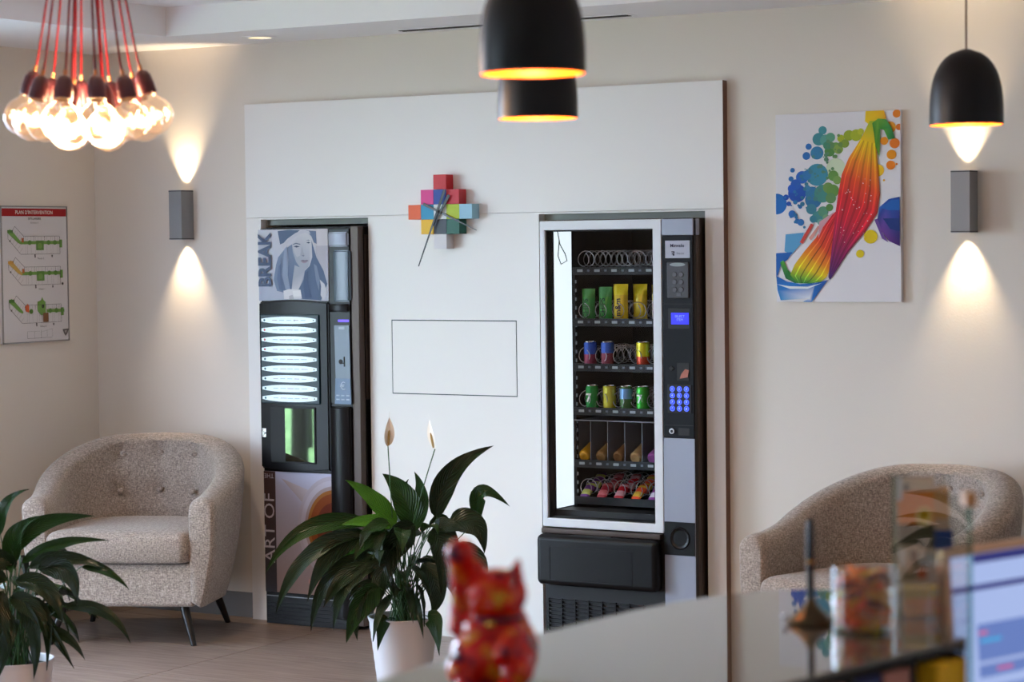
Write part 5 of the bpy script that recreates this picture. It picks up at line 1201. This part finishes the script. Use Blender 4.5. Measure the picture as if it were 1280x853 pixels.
b = BM(); c = M0+md*.25-up*.30-nn2*.02; cyl(b, (c.x, c.y, .775), c, .018, .018, 16); prism(b, [(c.x-.09, c.y-.12), (c.x+.09, c.y-.12), (c.x+.09, c.y+.12), (c.x-.09, c.y+.12)], .7595, .775); finish('stand', b, M_steel, mo, 40)

# ---- lucky cat
KC = Vector((4.922, -5.932, CZ))
ktx = thing('beckoning_cat_figurine', 'glossy red beckoning cat figurine with dark and yellow patches, one paw raised', 'figurine', tuple(KC), 0, world=False)
fwd = -_f.copy(); fwd.z = 0; fwd.normalize(); ktx.rotation_euler = (0, 0, math.atan2(fwd.y, fwd.x)+PI/2+math.radians(-12)); ktx.scale = (1.06, 1.06, 1.04)
# local: -Y is the front, +X is the picture's right when the cat faces the lens
b = BM(); B3 = lambda c, r, s=(1, 1, 1): ball(b, c, r, 3, s)
B3((0, .004, .045), .058, (1.0, .92, .82)); B3((0, .002, .080), .048, (1, .9, .95)); B3((-.034, -.024, .030), .024, (1, 1.3, 1)); B3((.034, -.024, .030), .024, (1, 1.3, 1))
B3((-.026, -.048, .012), .014, (1, 1.4, .8)); B3((.026, -.048, .012), .014, (1, 1.4, .8))
B3((.006, -.006, .128), .037, (1.1, .95, .95)); B3((-.010, -.028, .118), .016); B3((.022, -.028, .118), .016); B3((.006, -.036, .116), .011)
for s in (-1, 1): cyl(b, (.006+s*.022, .0, .148), (.006+s*.029, .002, .176), .014, .0015, 14)
for k in range(9): u = k/8; B3((-.042+.003*u, -.008-.006*u, .085+.095*u), .0178-.003*math.sin(PI*u))
B3((-.040, -.015, .182), .0200, (1, .9, 1.05))
for k in range(7): u = k/6; B3((.036-.012*u, -.036-.010*u, .085-.030*u), .012)
for k in range(8): u = k/7; B3((.030+.010*math.sin(u*3), .045+.01*u, .02+.05*u), .010)
tmp = finish('tmp', b, M_black, None); md_ = tmp.modifiers.new('r', 'REMESH'); md_.mode = 'VOXEL'; md_.voxel_size = .0026
sm_ = tmp.modifiers.new('s', 'SMOOTH'); sm_.factor = .6; sm_.iterations = 6
me = bpy.data.meshes.new_from_object(tmp.evaluated_get(bpy.context.evaluated_depsgraph_get())); bpy.data.objects.remove(tmp)
me.polygons.foreach_set('use_smooth', [True]*len(me.polygons)); me.name = 'body'
mcat = mat('cat_lacquer', (215, 20, 16), .12, spec=.4, coat=.35); t = mcat.node_tree; bs = t.nodes['Principled BSDF']
tcn = t.nodes.new('ShaderNodeTexCoord'); v = t.nodes.new('ShaderNodeTexVoronoi'); v.inputs['Scale'].default_value = 62; n = t.nodes.new('ShaderNodeTexNoise'); n.inputs['Scale'].default_value = 26; n.inputs['Detail'].default_value = 1
mxv = t.nodes.new('ShaderNodeVectorMath'); mxv.operation = 'ADD'; t.links.new(tcn.outputs['Object'], n.inputs['Vector']); 
r = t.nodes.new('ShaderNodeValToRGB'); r.color_ramp.interpolation = 'LINEAR'; e = r.color_ramp.elements; e[0].position = .30; e[0].color = (*lin((70, 6, 50)), 1); e[1].position = .38; e[1].color = (*lin((225, 16, 12)), 1)
k = e.new(.60); k.color = (*lin((240, 30, 10)), 1); k = e.new(.72); k.color = (*lin((246, 100, 14)), 1); k = e.new(.86); k.color = (*lin((236, 190, 40)), 1)
sep = t.nodes.new('ShaderNodeSeparateColor'); t.links.new(tcn.outputs['Object'], v.inputs['Vector'])
ad = t.nodes.new('ShaderNodeMath'); ad.operation = 'MULTIPLY_ADD'; ad.inputs[1].default_value = .30; t.links.new(v.outputs['Color'], sep.inputs[0]); t.links.new(sep.outputs[0], ad.inputs[0]); 
sb = t.nodes.new('ShaderNodeMath'); sb.operation = 'SUBTRACT'; sb.inputs[1].default_value = .15; t.links.new(n.outputs[0], sb.inputs[0]); t.links.new(sb.outputs[0], ad.inputs[2]); t.links.new(ad.outputs[0], r.inputs[0]); t.links.new(r.outputs[0], bs.inputs['Base Color'])
me.materials.clear(); me.materials.append(mcat); o = bpy.data.objects.new('body', me); COL.objects.link(o); o.parent = ktx
for s in (-1, 1):
    b = BM(); ball(b, (.006+s*.015, -.0345, .134), .0052, 2, (1, .5, .8)); finish('eye', b, M_black, ktx, 80)
b = BM(); ball(b, (.006, -.0475, .120), .0032, 2, (1.2, .6, .8)); finish('nose', b, mat('cat_pink', (200, 90, 90), .4), ktx, 80)
b = BM(); tube(b, [(.006+.034*math.cos(a), -.004+.036*math.sin(a), .098) for a in [2*PI*i/24 for i in range(25)]], .0035, 6); finish('collar', b, mat('cat_collar', (70, 20, 70), .3), ktx, 80)
b = BM(); ball(b, (.006, -.042, .093), .0068, 2); finish('bell', b, mat('gold', (220, 160, 70), .25, metal=1), ktx, 80)

# ================================================================== OUTSIDE the left windows
struct(rbox('ground', (-45, XL-.21, -45, 25, -.3, -.04), mat('terrace_paving', (150, 148, 144), .9, vary=.2, vscale=2)))
struct(rbox('lawn', (-11, -3.6, -14, -5.2, -.039, -.02), mat('lawn_grass', (150, 172, 96), .9, vary=.3, vscale=1.5)))
M_bark = mat('bark', (52, 40, 32), .9, bump=1, bscale=30); M_fol = mat('foliage_green', (118, 170, 58), .6, vary=.5, vscale=1.2)
def tree(x, y, h, r_, seed, label, lo=1.6):
    rn = random.Random(seed); t_ = thing('tree', label, 'tree', (x, y, -.02), 0, 'garden trees outside the left windows', world=False)
    b = BM(); tube(b, [(0, 0, 0), (.04, .03, h*.3), (.02, .1, h*.6), (.1, .05, h*.85)], .12, 8, rads=[.07, .055, .045, .03])
    for k in range(5):
        a = rn.uniform(0, 6); z = h*rn.uniform(.35, .7); tube(b, [(.05, .05, z), (r_*.4*math.cos(a), r_*.4*math.sin(a), z+.5), (r_*.8*math.cos(a), r_*.8*math.sin(a), z+.9)], .03, 5, rads=[.05, .035, .015])
    finish('trunk', b, M_bark, t_, 60)
    vs, fs = [], []
    for k in range(2600):
        th, ph = rn.uniform(0, 2*PI), math.acos(rn.uniform(-1, 1)); q_ = r_*rn.random()**.4
        c = Vector((q_*math.sin(ph)*math.cos(th), q_*math.sin(ph)*math.sin(th), h*.75+q_*math.cos(ph)*.9))
        if c.z < lo: continue
        a = Vector((rn.gauss(0, 1), rn.gauss(0, 1), rn.gauss(0, 1))).normalized(); d = a.orthogonal().normalized(); s = rn.uniform(.06, .12)
        i = len(vs); vs += [c-a*s, c+d*s*.45, c+a*s, c-d*s*.45]; fs.append((i, i+1, i+2, i+3))
    me = bpy.data.meshes.new('foliage'); me.from_pydata([tuple(v_) for v_ in vs], [], fs); me.materials.append(M_fol)
    o = bpy.data.objects.new('foliage', me); COL.objects.link(o); o.parent = t_; o['kind'] = 'stuff'
tree(-3.95, -6.0, 4.4, 1.3, 1, 'small tree nearest the left windows')
tree(-9.0, -12.2, 6.5, 2.6, 2, 'broad tree standing behind the nearest tree')
tree(-5.35, -8.02, 6, 1.2, 3, 'slim tree right of the broad tree')
tree(-13.5, -17, 8, 3.2, 4, 'big tree at the far end of the garden')
tree(-12.5, -3.0, 6.5, 2.6, 5, 'tree at the near end of the garden')

for o in bpy.data.objects:
    if '_w' in o: del o['_w']
